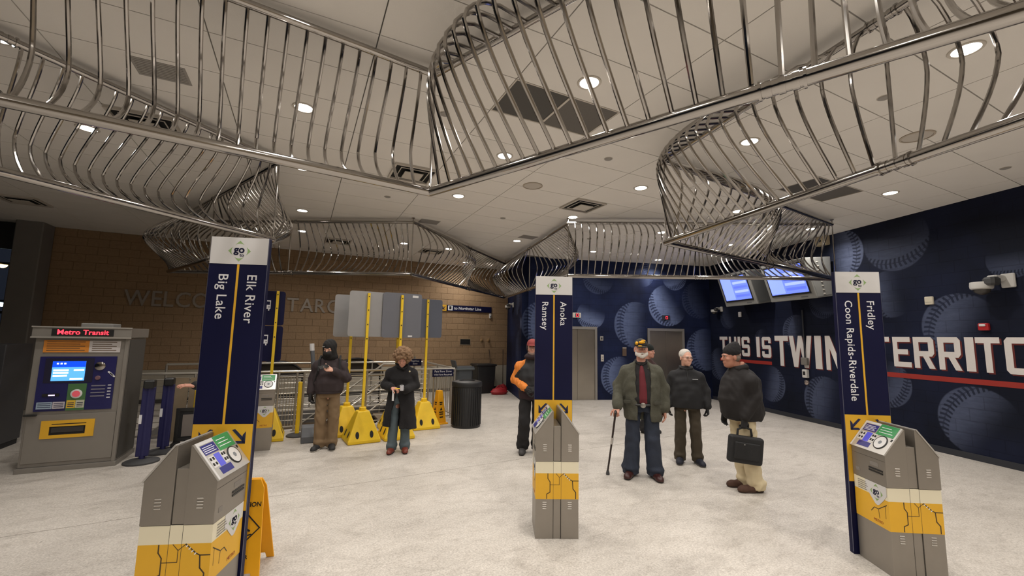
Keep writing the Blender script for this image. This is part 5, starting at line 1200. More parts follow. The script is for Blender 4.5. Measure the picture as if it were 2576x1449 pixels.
def hand(parts, wrist, d, n, side, curl=(.5, .5, .5, .5), tcurl=.4, s=1.0, mi=0, rad=1.0, h=.0038):
    """d finger direction, n palm normal, side +1: thumb towards n x d"""
    d = Vector(d).normalized(); n = Vector(n); n = (n-d*n.dot(d)).normalized(); t = n.cross(d)*side
    W = Vector(wrist); R = .17*s
    F = Field([c-R for c in (W+d*.09*s)], [c+R for c in (W+d*.09*s)], h)
    P = lambda a, b, c: W+d*(a*s)+t*(b*s)+n*(c*s)
    F.cone(P(-.03, 0, 0), P(.0, 0, 0), .027*s*rad, .027*s*rad, .02)
    for b in (-.028, -.010, .010, .028): F.cone(P(.005, b*.7, 0), P(.088, b, 0), .015*s*rad, .0125*s*rad, .018)
    F.cone(P(.02, .022, .004), P(.055, .032, .010), .018*s, .014*s, .018)
    for j, (b, L) in enumerate(((.030, .070), (.0105, .078), (-.0105, .073), (-.030, .058))):
        p = P(.088, b, 0); ang = 0.0; r = .0095*s*rad
        segs = [L*.45, L*.32, L*.25]
        for q, sl in enumerate(segs):
            ang += curl[j]*(1.0 if q else .9); dirv = d*math.cos(ang)+n*math.sin(ang)+t*(b*1.2 if q == 0 else 0)
            e = p+dirv.normalized()*(sl*s); F.cone(p, e, r, r*.93, .004); p = e; r *= .93
    p = P(.028, .034, .010); ang = .75
    for q, sl in enumerate((.040, .032, .026)):
        dirv = d*math.cos(ang)+t*math.sin(ang)+n*(tcurl*(q+.6)*.6); e = p+dirv.normalized()*(sl*s); F.cone(p, e, (.0125-.001*q)*s*rad, (.0115-.001*q)*s*rad, .008); p = e; ang -= tcurl*.6
    V, Q = F.mesh(); parts.append((V, Q, mi))
    return W+d*(.09*s)+n*(.03*s)

def head_build(hc, s, yaw=0.0, pitch=0.0, nose=1.0, wide=1.0, heavy=0.0, h=.0042, neck_to=None):
    """returns (V,Q) for head+neck, and transform function for head-local points (facing -Y)"""
    M3 = Matrix.Rotation(yaw, 3, 'Z') @ Matrix.Rotation(pitch, 3, 'X'); c = np.array(hc, float)
    T = lambda p: np.array(M3 @ Vector((p[0]*s, p[1]*s, p[2]*s)))+c
    F = Field(c-.24*s-.02, c+.20*s, h); rot = [list(r) for r in M3]
    E = lambda p, r, k=.02, op='u': F.ell(T(p), [x*s for x in r], k*s, op, rot)
    C = lambda a, b, r0, r1, k=.015, op='u': F.cone(T(a), T(b), r0*s, r1*s, k*s, op)
    E((0, .014, .036), (.077*wide, .096, .082), .03); E((0, -.028, -.028), (.064*wide, .068, .086), .04); E((0, -.04, -.075), (.049*wide+heavy*.012, .050, .040), .03)
    C((0, -.078, -.100), (0, -.074, -.094), .019, .020, .02)
    if heavy: E((0, -.03, -.105), (.05, .05, .03), .03)
    C((-.036, -.086, .024), (.036, -.086, .024), .012, .012, .02)
    for x in (-1, 1): E((x*.044, -.066, -.026), (.024, .022, .020), .02); F.ell(T((x*.032, -.104, .003)), [.019*s, .016*s, .013*s], .012*s, 's', rot); E((x*.079*wide, .012, -.010), (.011, .020, .032), .008)
    C((0, -.092, .016), (0, -.116*nose, -.024), .0085, .0125, .010); 
    for x in (-1, 1): E((x*.011, -.102*nose, -.028), (.009, .010, .008), .006)
    C((-.021, -.094, -.062), (.021, -.094, -.062), .0075, .0075, .010); F.cone(T((-.020, -.106, -.0605)), T((.020, -.106, -.0605)), .003*s, .003*s, .004*s, 's'); C((-.016, -.091, -.071), (.016, -.091, -.071), .008, .008, .010)
    nb = T((0, .020, -.06)); n2 = np.array(neck_to if neck_to is not None else (hc[0], hc[1]+.03, hc[2]-.2*s)); F.cone(nb, n2, .055*s, .062*s, .02)
    V, Q = F.mesh(); return (V, Q), T, M3
def eyes(parent, T, M3, s, col=(.05, .035, .025)):
    for x in (-1, 1):
        e = MB().lathe([(.0001, -.0120), (.006, -.0104), (.0104, -.006), (.012, 0), (.0104, .006), (.006, .0104), (.0001, .012)], 14, capb=False, capt=False)
        p = T((x*.032, -.080, .004)); o = obj('eyeball', e.xform(Matrix.Scale(s, 4)), mat('eye_white', (.55, .52, .48), .25), parent, p)
        i = MB().lathe([(.0058, 0), (.004, .0014), (.0001, .0018)], 12, capb=False, capt=False).xform(Matrix.Translation((0, -.0112, 0)) @ Matrix.Rotation(math.pi/2, 4, 'X')).xform((Matrix.Scale(s, 4) @ M3.to_4x4()))
        obj('iris', i, mat('iris_dark', col, .2), o)
def brows(parent, T, s, m_):
    for x in (-1, 1): obj('eyebrow', MB().tube([T((x*.014, -.101, .022)), T((x*.032, -.101, .028)), T((x*.050, -.088, .022))], [.0035*s, .0045*s, .003*s], 6), m_, parent)
def glasses(parent, T, s, m_):
    for x in (-1, 1):
        P = [T((x*.033+.021*math.cos(a), -.112, .003+.016*math.sin(a))) for a in np.linspace(0, 2*math.pi, 15)[:-1]]; obj('glasses_rim', MB().tube(P, .0018*s, 6, closed=True), m_, parent)
        obj('glasses_arm', MB().tube([T((x*.055, -.110, .006)), T((x*.074, -.06, .006)), T((x*.080, .01, .004))], .0018*s, 6), m_, parent)
    obj('glasses_bridge', MB().tube([T((-.012, -.113, .006)), T((0, -.116, .009)), T((.012, -.113, .006))], .0018*s, 6), m_, parent)

def shoe(name, heel, toe, m_, sole_m, parent, w=.047, hgt=.085):
    """one shoe from heel point to toe point on the floor"""
    a, b = Vector(heel), Vector(toe); d = (b-a).normalized(); L = (b-a).length; z = Vector((0, 0, 1)); z0 = a.z
    lo = [min(a[i], b[i])-.09 for i in range(3)]; hi = [max(a[i], b[i])+.09 for i in range(3)]; hi[2] = z0+.20; lo[2] = z0-.03
    F = Field(lo, hi, .006)
    F.cone(a+d*.045+z*.040, a+d*L*.45+z*.042, .044, .046, .03); F.cone(a+d*L*.4+z*.038, b-d*.05+z*.030, w, w*.82, .03); F.cone(b-d*.06+z*.030, b-d*.035+z*.026, w*.84, w*.66, .03); F.cone(a+d*.05+z*.05, a+d*.062+z*(hgt+.025), .044, .042, .03)
    F.put(lo, hi, lambda X, Y, Z: (z0+.016)-Z+0*X+0*Y, 0, 'i')
    o = fobj(name, F, m_, parent)
    F2 = Field(lo, hi, .007); F2.cone(a+d*.046+z*.01, a+d*L*.5+z*.01, .047, .044, .02); F2.cone(a+d*L*.45+z*.01, b-d*.045+z*.01, w*1.02, w*.80, .02)
    F2.put(lo, hi, lambda X, Y, Z: np.maximum(Z-(z0+.020), z0+.001-Z)+0*X+0*Y, 0, 'i'); so = fobj('sole', F2, sole_m, o)
    return o

def core_body(parts, J, H, mi=0):
    """hidden but continuous trunk and limbs"""
    F = Field((-.55, -.5, .0), (.55, .5, H*.88), .013); w = H
    F.loft([(.50*w, .085*w, .062*w, 0, J['sway']*.3), (.60*w, .075*w, .055*w, 0, J['sway']*.6), (.70*w, .088*w, .062*w, 0, J['sway']), (.77*w, .075*w, .05*w, 0, J['sway']), (.835*w, .04*w, .035*w, 0, J['sway'])], .04)
    for sd in 'LR':
        F.cone(J['hip'+sd], J['knee'+sd], .050*w, .034*w, .04); F.cone(J['knee'+sd], J['ank'+sd], .033*w, .019*w, .03); F.cone(J['ank'+sd], np.array(J['ank'+sd])*.6+np.array(J['toe'+sd])*.4, .018*w, .012*w, .01)
        F.cone(J['sh'+sd], J['el'+sd], .029*w, .023*w, .04); F.cone(J['el'+sd], J['wr'+sd], .023*w, .016*w, .02)
    F.cone((0, J['sway'], .80*w), (0, J['sway'], .86*w), .034*w, .032*w, .03)
    V, Q = F.mesh(); parts.append((V, Q, mi))

def base_joints(H, **kw):
    J = dict(sway=0.0, shR=(-.104*H, .01, .752*H), shL=(.104*H, .01, .752*H), elR=(-.135*H, .01, .635*H), elL=(.135*H, .01, .635*H), wrR=(-.14*H, -.03, .495*H), wrL=(.14*H, -.03, .495*H),
             hipR=(-.052*H, 0, .52*H), hipL=(.052*H, 0, .52*H), kneeR=(-.058*H, -.01, .285*H), kneeL=(.058*H, -.01, .285*H), ankR=(-.062*H, .02, .05*H), ankL=(.062*H, .02, .05*H),
             toeR=(-.075*H, -.10, .02), toeL=(.075*H, -.10, .02))
    J.update(kw); return J

def trousers(t, J, H, m_, name='trousers', thigh=.060, knee=.046, hem=.048, amp=.0045, ph=0., top=.575, zhem=.03, h=.0095, crease=1.0):
    F = Field((-.38, -.38, 0.0), (.38, .38, H*(top+.03)), h); w = H
    F.loft([(.47*w, .092*w, .070*w, 0, 0), (.53*w, .097*w, .073*w, 0, 0), (top*w, .088*w, .066*w, 0, 0)], .03)
    for sd in 'LR':
        hp, kn, an = [np.array(J[q+sd]) for q in ('hip', 'knee', 'ank')]; bt = an.copy(); bt[2] = zhem+.03
        hq = hp.copy(); hq[0] *= 1.12; F.cone(hq, kn, thigh*w*.90, knee*w, .022); F.cone(kn, bt, knee*w, hem*w, .02); F.ell((bt[0], bt[1]-.01, bt[2]+.05), (hem*w*1.06, hem*w*1.12, .05), .03)
    F.wrinkle(amp, crease, ph)
    F.put((-1, -1, 0), (1, 1, .03), lambda X, Y, Z: zhem-Z+0*X+0*Y, 0, 'i') if zhem > 0 else None
    return fobj(name, F, m_, t)
def sleeve(F, J, sd, r0, r1, r2, k=.025, cut=None, cuff=True):
    sh, el, wr = [np.array(J[q+sd], float) for q in ('sh', 'el', 'wr')]; e = wr-(wr-el)*.10
    r1 *= .90
    F.cone(sh, el, r0*.96, r1, k); F.cone(el, e, r1, r2, .02)
    F.ell(el, (r1*1.03,)*3, .02); x = 1 if sh[0] > 0 else -1
    F.cone((sh[0]*.38, sh[1]*.5, sh[2]+.085), sh+np.array([0, 0, .0]), .050, r0, .05)
def finish_person(t, parts, mats): 
    b = obj('body', np_mesh('body', parts, mats), None, t); return b
def face_to(loc, target): 
    dx, dy = target[0]-loc[0], target[1]-loc[1]; return math.atan2(dx, -dy)

FELT = mat('wool_black', (.010, .009, .010), .95, bump=.3, bscale=120)
def person(lab, loc, yaw, grp=None): return thing('person', lab, 'person', (loc[0], loc[1], 0), yaw)

# ---- 1. man in cap with cane
def cap_man():
    loc = (4.16, 4.40); H = 1.80
    t = person('tall man in a black and yellow cap and tweed jacket leaning on a cane', loc, face_to(loc, (0.3, 0)))
    J = base_joints(H, wrR=(-.315, -.16, .90), elR=(-.30, .03, 1.16), elL=(.285, .06, 1.15), wrL=(.285, -.03, .88), hipR=(-.10, 0, .93), hipL=(.10, 0, .93), kneeR=(-.125, -.02, .50), kneeL=(.125, -.015, .50), ankR=(-.155, .02, .09), ankL=(.155, .03, .09), toeR=(-.19, -.16, .03), toeL=(.19, -.16, .03))
    parts = []; core_body(parts, J, H)
    hc = (.0, -.035, 1.665); s = 1.0
    (V, Q), T, M3 = head_build(hc, s, yaw=.10, pitch=.02, wide=1.03, neck_to=(0, .01, 1.45)); parts.append((V, Q, 0))
    hand(parts, J['wrR'], (-.15, -.55, -.55), (.15, .5, -.8), 1, (.75, .8, .85, .9), .5)
    hand(parts, J['wrL'], (.05, -.1, -1), (-1, -.1, 0), -1, (.25, .3, .35, .4), .2)
    finish_person(t, parts, SK1)
    eyes(t, T, M3, s); brows(t, T, s, mat('hair_white', rgb(196, 190, 184), .8))
    B = Field((hc[0]-.12, hc[1]-.17, hc[2]-.17), (hc[0]+.12, hc[1]+.06, hc[2]+.02), .0045)
    for a in np.linspace(-1.25, 1.25, 15):
        B.ell(T((.066*math.sin(a), -.028-.070*math.cos(a)*1.0, -.092+.035*abs(math.sin(a)))), (.019, .017, .024), .018)
    for x in (-1, 1): B.cone(T((x*.004, -.108, -.047)), T((x*.030, -.092, -.060)), .009, .008, .012); B.cone(T((x*.066, -.03, -.02)), T((x*.064, -.035, -.07)), .012, .016, .02)
    B.ell(T((0, -.098, -.0655)), (.017, .016, .006), .004, 's'); B.wrinkle(.0018, 6.0, 1.0)
    fobj('beard', B, mat('beard_white', rgb(206, 200, 192), .9, noise=.15, nscale=90, bump=.5, bscale=160), t)
    # cap
    C = Field((hc[0]-.13, hc[1]-.22, hc[2]-.02), (hc[0]+.13, hc[1]+.15, hc[2]+.17), .005); rot = [list(r) for r in M3]
    C.ell(T((0, .010, .050)), (.089, .108, .095), .01, 'u', rot); C.put((-2, -2, 0), (2, 2, 3), lambda X, Y, Z: (hc[2]+.040)-Z+0*X+0*Y, 0, 'i')
    cp = fobj('cap', C, mat('cap_black', (.014, .013, .012), .8), t)
    Bm = Field((hc[0]-.13, hc[1]-.24, hc[2]-.02), (hc[0]+.13, hc[1]+.05, hc[2]+.12), .005); Bm.ell(T((0, -.105, .034)), (.078, .085, .012), .01, 'u', rot); obj('cap_brim', np_mesh('brim', [(*Bm.mesh(), 0)], mat('cap_black', (0, 0, 0))), None, cp)
    YG = mat('cap_gold', rgb(226, 168, 30), .6)
    for nm, p, r in (('cap_patch', (-.030, -.135, .046), (.030, .045, .008)), ('cap_emblem', (0.0, -.088, .095), (.042, .018, .020)), ('cap_emblem', (-.062, -.062, .080), (.020, .030, .026)), ('cap_emblem', (.02, -.083, .118), (.030, .018, .010))):
        E_ = Field([T(p)[i]-.07 for i in range(3)], [T(p)[i]+.07 for i in range(3)], .005); E_.ell(T(p), r, .005, 'u', rot); obj(nm, np_mesh(nm, [(*E_.mesh(), 0)], YG), None, cp)
    trousers(t, J, H, mat('denim_dark', rgb(40, 47, 62), .85, noise=.25, nscale=10, bump=.3, bscale=200), 'jeans', .062, .052, .058, .006, .4, crease=1.0)
    SHM = mat('leather_oxblood', rgb(58, 28, 26), .4, noise=.15, nscale=20); SO = mat('sole_dark', (.02, .018, .016), .8)
    shoe('shoe', (-.135, .085, 0), (-.21, -.215, 0), SHM, SO, t, .052); shoe('shoe', (.135, .09, 0), (.215, -.205, 0), SHM, SO, t, .052)
    # shirt, tie-like maroon front, belt
    S = Field((-.30, -.30, .90), (.30, .30, 1.56), .010); S.loft([(.93, .175, .145, 0, -.01), (1.02, .185, .165, 0, -.015), (1.20, .185, .150, 0, -.01), (1.33, .175, .125, 0, 0), (1.43, .11, .09, 0, 0), (1.50, .07, .07, 0, -.005)], .03); S.wrinkle(.003, 1.0, 2.0)
    sh = fobj('dark_overshirt', S, mat('shirt_black', (.013, .012, .013), .9), t)
    R_ = Field((-.12, -.32, .92), (.12, .05, 1.50), .008); R_.loft([(.965, .085, .166, .012, -.018), (1.03, .088, .181, .012, -.018), (1.20, .078, .168, .010, -.012), (1.36, .050, .142, .004, -.004), (1.45, .024, .105, 0, 0)], .01); R_.put((-1, -.12, 0), (1, 1, 3), lambda X, Y, Z: Y+.07+0*X+0*Z, 0, 'i')
    fobj('maroon_shirt', R_, mat('shirt_maroon', rgb(98, 26, 36), .8, noise=.12, nscale=12), t)
    obj('shirt_collar', MB().tube([(-.012, -.088, 1.455), (-.062, -.062, 1.492), (-.07, .01, 1.515), (0, .06, 1.53), (.07, .01, 1.515), (.062, -.062, 1.492), (.012, -.088, 1.455)], [.010, .016, .018, .018, .018, .016, .010], 8), mat('shirt_black', (0, 0, 0)), t)
    obj('belt', MB().tube([(.180*math.cos(a), -.012+.160*math.sin(a), .945) for a in np.linspace(0, 2*math.pi, 33)[:-1]], .016, 8, closed=True), BLACKP, t); obj('belt_buckle', MB().lathe([(.034, 0), (.034, .008), (.02, .014), (.001, .015)], 18, capb=False, capt=False).xform(Matrix.Translation((.01, -.178, .945)) @ Matrix.Rotation(math.pi/2, 4, 'X')), mat('buckle', (.35, .33, .30), .35, .9), t)
    # jacket, open at the front
    K = Field((-.48, -.34, .70), (.48, .36, 1.58), .0095)
    K.loft([(.70, .235, .175, .02, .025), (.80, .250, .190, .01, .02), (1.00, .245, .190, 0, .012), (1.18, .240, .175, 0, .005), (1.30, .228, .155, 0, .0), (1.40, .180, .120, 0, .005), (1.47, .105, .095, 0, .01), (1.51, .080, .080, 0, .012)], .04, 'u', 2.4)
    K.put((-.2, -.4, .6), (.2, .1, 1.7), lambda X, Y, Z: np.maximum(np.abs(X-.015-.02*np.clip((1.2-Z), 0, 1))-(.088+.10*np.clip(Z-1.1, -1, .06)+.11*np.clip(1.0-Z, 0, .3)), Y+.02), .015, 's')
    sleeve(K, J, 'R', .088, .084, .072); sleeve(K, J, 'L', .090, .088, .074)
    K.put((-1, -1, .6), (1, 1, .9), lambda X, Y, Z: (.735+.055*np.clip(-X, -.3, .3))*1.0-Z+0*Y, 0, 'i') 
    K.wrinkle(.006, .9, .7)
    jk = fobj('jacket', K, mat('tweed_olive', rgb(80, 79, 68), .95, noise=.30, nscale=70, bump=.5, bscale=220), t)
    for x in (-1, 1): obj('pocket_flap', MB().chbox((x*.19, -.165, .98), (.10, .018, .045), .008, rot=RZ(x*.35)), mat('tweed_dark', rgb(66, 65, 56), .95), jk)
    obj('collar', MB().tube([(-.075, -.075, 1.40), (-.098, .0, 1.475), (-.05, .075, 1.515), (.05, .075, 1.515), (.098, .0, 1.475), (.08, -.075, 1.40)], [.012, .02, .024, .024, .02, .012], 8), mat('tweed_dark', rgb(66, 65, 56), .95), jk)
    return t, J
cap_t, capJ = cap_man()
# the cane: a thing of its own, from floor to hand
def to_world(t, p):
    c, s_ = math.cos(t.rotation_euler.z), math.sin(t.rotation_euler.z); return (t.location.x+p[0]*c-p[1]*s_, t.location.y+p[0]*s_+p[1]*c, p[2])
ct = thing('walking_cane', 'dark adjustable walking cane held by the man in the cap', 'cane', (3.79, 4.66, 0))
hw = Vector(to_world(cap_t, (-.338, -.245, .845)))-Vector((3.79, 4.66, 0)); CANE = mat('cane_dark', rgb(44, 32, 30), .4, .3)
obj('shaft', MB().tube([(0, 0, .05), hw*.5+Vector((0, 0, .01)), hw], [.012, .012, .0135], 12), CANE, ct); obj('rubber_tip', MB().lathe([(.024, 0), (.024, .02), (.015, .055)], 16), RUB, ct)
hd = Vector((math.sin(-.7), -math.cos(-.7), 0)); obj('grip', MB().tube([hw-hd*.03+Vector((0, 0, -.01)), hw+Vector((0, 0, .012)), hw+hd*.05+Vector((0, 0, .012)), hw+hd*.10+Vector((0, 0, .0))], [.015, .018, .018, .014], 12), BLACKP, ct); obj('height_sleeve', MB().tube([hw*.50, hw*.60], .0155, 12), mat('sleeve_silver', (.5, .48, .46), .35, .8), ct)

# ---- 2. man in beanie with laptop bag, seen from the side
def beanie_man():
    loc = (4.98, 3.55); H = 1.745; fx, fy = -.93, .36
    t = person('man in a black beanie and dark jacket with cream trousers, carrying a bag', loc, math.atan2(fx, -fy))
    J = base_joints(H, sway=.02, elL=(.20, .05, 1.13), wrL=(.205, -.09, .87), elR=(-.20, .05, 1.13), wrR=(-.19, -.10, .88), hipR=(-.085, .02, .91), hipL=(.085, .02, .91), kneeL=(.085, .03, .49), kneeR=(-.085, .02, .49), ankL=(.085, .11, .09), ankR=(-.085, .09, .09), toeL=(.09, -.08, .03), toeR=(-.09, -.10, .03))
    parts = []; core_body(parts, J, H); hc = (0, -.10, 1.60); s = .99
    (V, Q), T, M3 = head_build(hc, s, yaw=-.10, pitch=.08, wide=1.02, heavy=.6, neck_to=(0, .0, 1.40)); parts.append((V, Q, 0))
    hand(parts, J['wrL'], (0, -.15, -1), (-1, 0, 0), -1, (1.1, 1.1, 1.1, 1.1), .5, 1.0, 1); hand(parts, J['wrR'], (0, -.1, -1), (1, 0, 0), 1, (.4, .4, .45, .5), .3, 1.0, 1)
    finish_person(t, parts, [SK3, mat('glove_black', (.012, .011, .012), .8)])
    eyes(t, T, M3, s); brows(t, T, s, mat('hair_grey', rgb(110, 102, 96), .8))
    rot = [list(r) for r in M3]
    C = Field((-.16, hc[1]-.18, hc[2]-.08), (.16, hc[1]+.22, hc[2]+.22), .0055); C.ell(T((0, .022, .062)), (.092, .110, .092), .02, 'u', rot); C.ell(T((0, .050, .118)), (.060, .070, .060), .04, 'u', rot); C.ell(T((.0, .075, .15)), (.035, .04, .035), .03)
    pl_n = np.array(M3 @ Vector((0, -.25, 1))); p0 = T((0, 0, .012)); C.put((-2, -2, 0), (2, 2, 3), lambda X, Y, Z: -((X-p0[0])*pl_n[0]+(Y-p0[1])*pl_n[1]+(Z-p0[2])*pl_n[2]), 0, 'i'); C.wrinkle(.002, 2.5, .3)
    fobj('beanie', C, FELT, t)
    Hh = Field((-.14, hc[1]-.1, hc[2]-.12), (.14, hc[1]+.16, hc[2]+.08), .006); Hh.ell(T((0, .045, -.012)), (.078, .068, .062), .02, 'u', rot); fobj('hair', Hh, mat('hair_grey_short', rgb(120, 108, 98), .9), t)
    trousers(t, J, H, mat('chino_cream', rgb(206, 190, 156), .9, noise=.10, nscale=9), 'trousers', .060, .050, .052, .008, 1.3, crease=1.1)
    SHM = mat('suede_brown', rgb(74, 50, 38), .85, noise=.2, nscale=25); SO = mat('sole_brown', rgb(58, 40, 30), .8)
    shoe('shoe', (.085, .185, 0), (.095, -.135, 0), SHM, SO, t, .052); shoe('shoe', (-.085, .165, 0), (-.10, -.155, 0), SHM, SO, t, .052)
    K = Field((-.40, -.36, .80), (.40, .38, 1.56), .0095)
    K.loft([(.84, .200, .205, 0, .03), (.92, .222, .240, 0, .025), (1.08, .222, .246, 0, .0), (1.22, .215, .232, 0, .005), (1.33, .190, .215, 0, .02), (1.42, .125, .150, 0, .015), (1.49, .080, .09, 0, -.02)], .05)
    sleeve(K, J, 'L', .088, .080, .058); sleeve(K, J, 'R', .088, .080, .058); K.wrinkle(.006, .8, 2.2); jm = mat('jacket_brownblack', rgb(26, 22, 22), .85, noise=.2, nscale=20)
    jk = fobj('jacket', K, jm, t); obj('collar', MB().tube([(.0, -.10, 1.44), (-.085, -.06, 1.46), (-.085, .04, 1.48), (0, .08, 1.49), (.085, .04, 1.48), (.085, -.06, 1.46)], .036, 10, closed=True), jm, jk)
    obj('hem_band', MB().tube([(.197*math.cos(a), .018+.195*math.sin(a), .853) for a in np.linspace(0, 2*math.pi, 33)[:-1]], .014, 8, closed=True), jm, jk)
    return t
bt = beanie_man()
hp = to_world(bt, (.205, -.10, .775)); bg_t = thing('laptop_bag', 'black laptop bag hanging from the hand of the man in the beanie', 'bag', (hp[0], hp[1], .42), bt.rotation_euler.z+math.radians(82))
bag_m = mat('bag_nylon', (.008, .008, .009), .7, bump=.25, bscale=150)
mb = MB(); Rt_ = RY(math.radians(7))
bF = Field((-.26, -.10, -.12), (.26, .10, .32), .007); bF.box((0, 0, .10), (.165, .012, .125), .034, .02, 'u', [list(r) for r in Rt_]); fobj('bag_body', bF, bag_m, bg_t)
bF = Field((-.26, -.10, -.12), (.26, .10, .32), .007); bF.box((0, -.042, .09), (.135, .004, .085), .014, .02, 'u', [list(r) for r in Rt_]); fobj('front_pocket', bF, bag_m, bg_t)
obj('handle', MB().tube([(-.085, 0, .255), (-.075, 0, .335), (0, 0, .36), (.075, 0, .335), (.085, 0, .255)], .013, 8), bag_m, bg_t); obj('zip_pull', MB().chbox((.19, -.02, .20), (.014, .01, .03), .003), STEEL, bg_t); obj('badge', MB().lathe([(.010, 0), (.009, .003)], 12).xform(Matrix.Translation((-.03, -.057, .17)) @ Matrix.Rotation(math.pi/2, 4, 'X')), mat('badge_grey', (.3, .3, .3), .4, .6), bg_t)

# ---- 3. white-haired man with glasses
def white_hair_man():
    loc = (5.25, 4.61); H = 1.655
    t = person('white-haired man with glasses in a dark pullover jacket and brown trousers', loc, face_to(loc, (.9, 0)))
    J = base_joints(H, elR=(-.265, .04, 1.04), wrR=(-.265, -.03, .81), elL=(.265, .03, 1.05), wrL=(.275, -.05, .82), hipR=(-.085, 0, .86), hipL=(.085, 0, .86), kneeR=(-.10, -.01, .47), kneeL=(.105, -.01, .47), ankR=(-.115, .02, .085), ankL=(.125, .02, .085), toeR=(-.13, -.15, .03), toeL=(.16, -.15, .03))
    parts = []; core_body(parts, J, H); hc = (0, -.035, 1.535); s = .97
    (V, Q), T, M3 = head_build(hc, s, yaw=.45, pitch=.05, neck_to=(0, .01, 1.33)); parts.append((V, Q, 0))
    hand(parts, J['wrR'], (0, -.1, -1), (1, 0, 0), 1, (.5, .5, .55, .6), .3, 1.0, 1); hand(parts, J['wrL'], (.03, -.15, -1), (-1, 0, 0), -1, (.7, .75, .8, .8), .4, 1.0, 1)
    finish_person(t, parts, [SK2, mat('glove_black', (.012, .011, .012), .8)])
    eyes(t, T, M3, s); brows(t, T, s, MATS['hair_white']); glasses(t, T, s, mat('wire_frame', (.22, .18, .16), .35, .6)); rot = [list(r) for r in M3]
    Hh = Field((-.14, hc[1]-.15, hc[2]-.09), (.14, hc[1]+.16, hc[2]+.16), .005); Hh.ell(T((0, .026, .046)), (.084, .100, .086), .02, 'u', rot); Hh.ell(T((0, -.085, .035)), (.062, .052, .062), .02, 's', rot)
    p0 = T((0, 0, -.035)); Hh.put((-2, -2, 0), (2, 2, 3), lambda X, Y, Z: p0[2]-Z+0*X+0*Y, 0, 'i'); Hh.wrinkle(.0015, 4, 0); fobj('hair', Hh, mat('hair_silver', rgb(206, 200, 192), .85, noise=.12, nscale=60, bump=.3, bscale=150), t)
    trousers(t, J, H, mat('trousers_brown', rgb(66, 58, 46), .9, noise=.12, nscale=12), 'trousers', .056, .046, .047, .006, .9)
    SHM = mat('trainer_navy', rgb(24, 26, 40), .7); SO = mat('sole_grey', rgb(96, 92, 88), .7); shoe('shoe', (-.105, .08, 0), (-.145, -.20, 0), SHM, SO, t, .05); shoe('shoe', (.115, .08, 0), (.185, -.195, 0), SHM, SO, t, .05)
    K = Field((-.42, -.30, .78), (.42, .32, 1.46), .0095); K.loft([(.80, .225, .165, 0, 0), (.92, .232, .175, 0, 0), (1.08, .222, .165, 0, 0), (1.19, .205, .142, 0, 0), (1.29, .160, .112, 0, 0), (1.36, .095, .088, 0, -.005), (1.41, .075, .075, 0, -.01)], .04)
    sleeve(K, J, 'L', .080, .074, .058); sleeve(K, J, 'R', .080, .074, .058); K.wrinkle(.005, .9, 3.1)
    jm = mat('jacket_charcoal', rgb(23, 23, 26), .8, noise=.15, nscale=16); jk = fobj('jacket', K, jm, t); obj('collar', MB().tube([(.0, -.095, 1.36), (-.08, -.06, 1.385), (-.085, .03, 1.40), (0, .07, 1.41), (.085, .03, 1.40), (.08, -.06, 1.385)], .017, 8, closed=True), jm, jk)
    obj('zip_line', MB().tube([(0, -.108, 1.355), (.008, -.135, 1.27), (.01, -.15, 1.20)], .004, 6), mat('zip_dark', (.05, .05, .05), .4, .6), jk); obj('chest_mark', MB().bx(.07, .145, -.160, -.148, 1.225, 1.234), mat('mark_white', rgb(170, 170, 172), .6), jk)
white_hair_man()

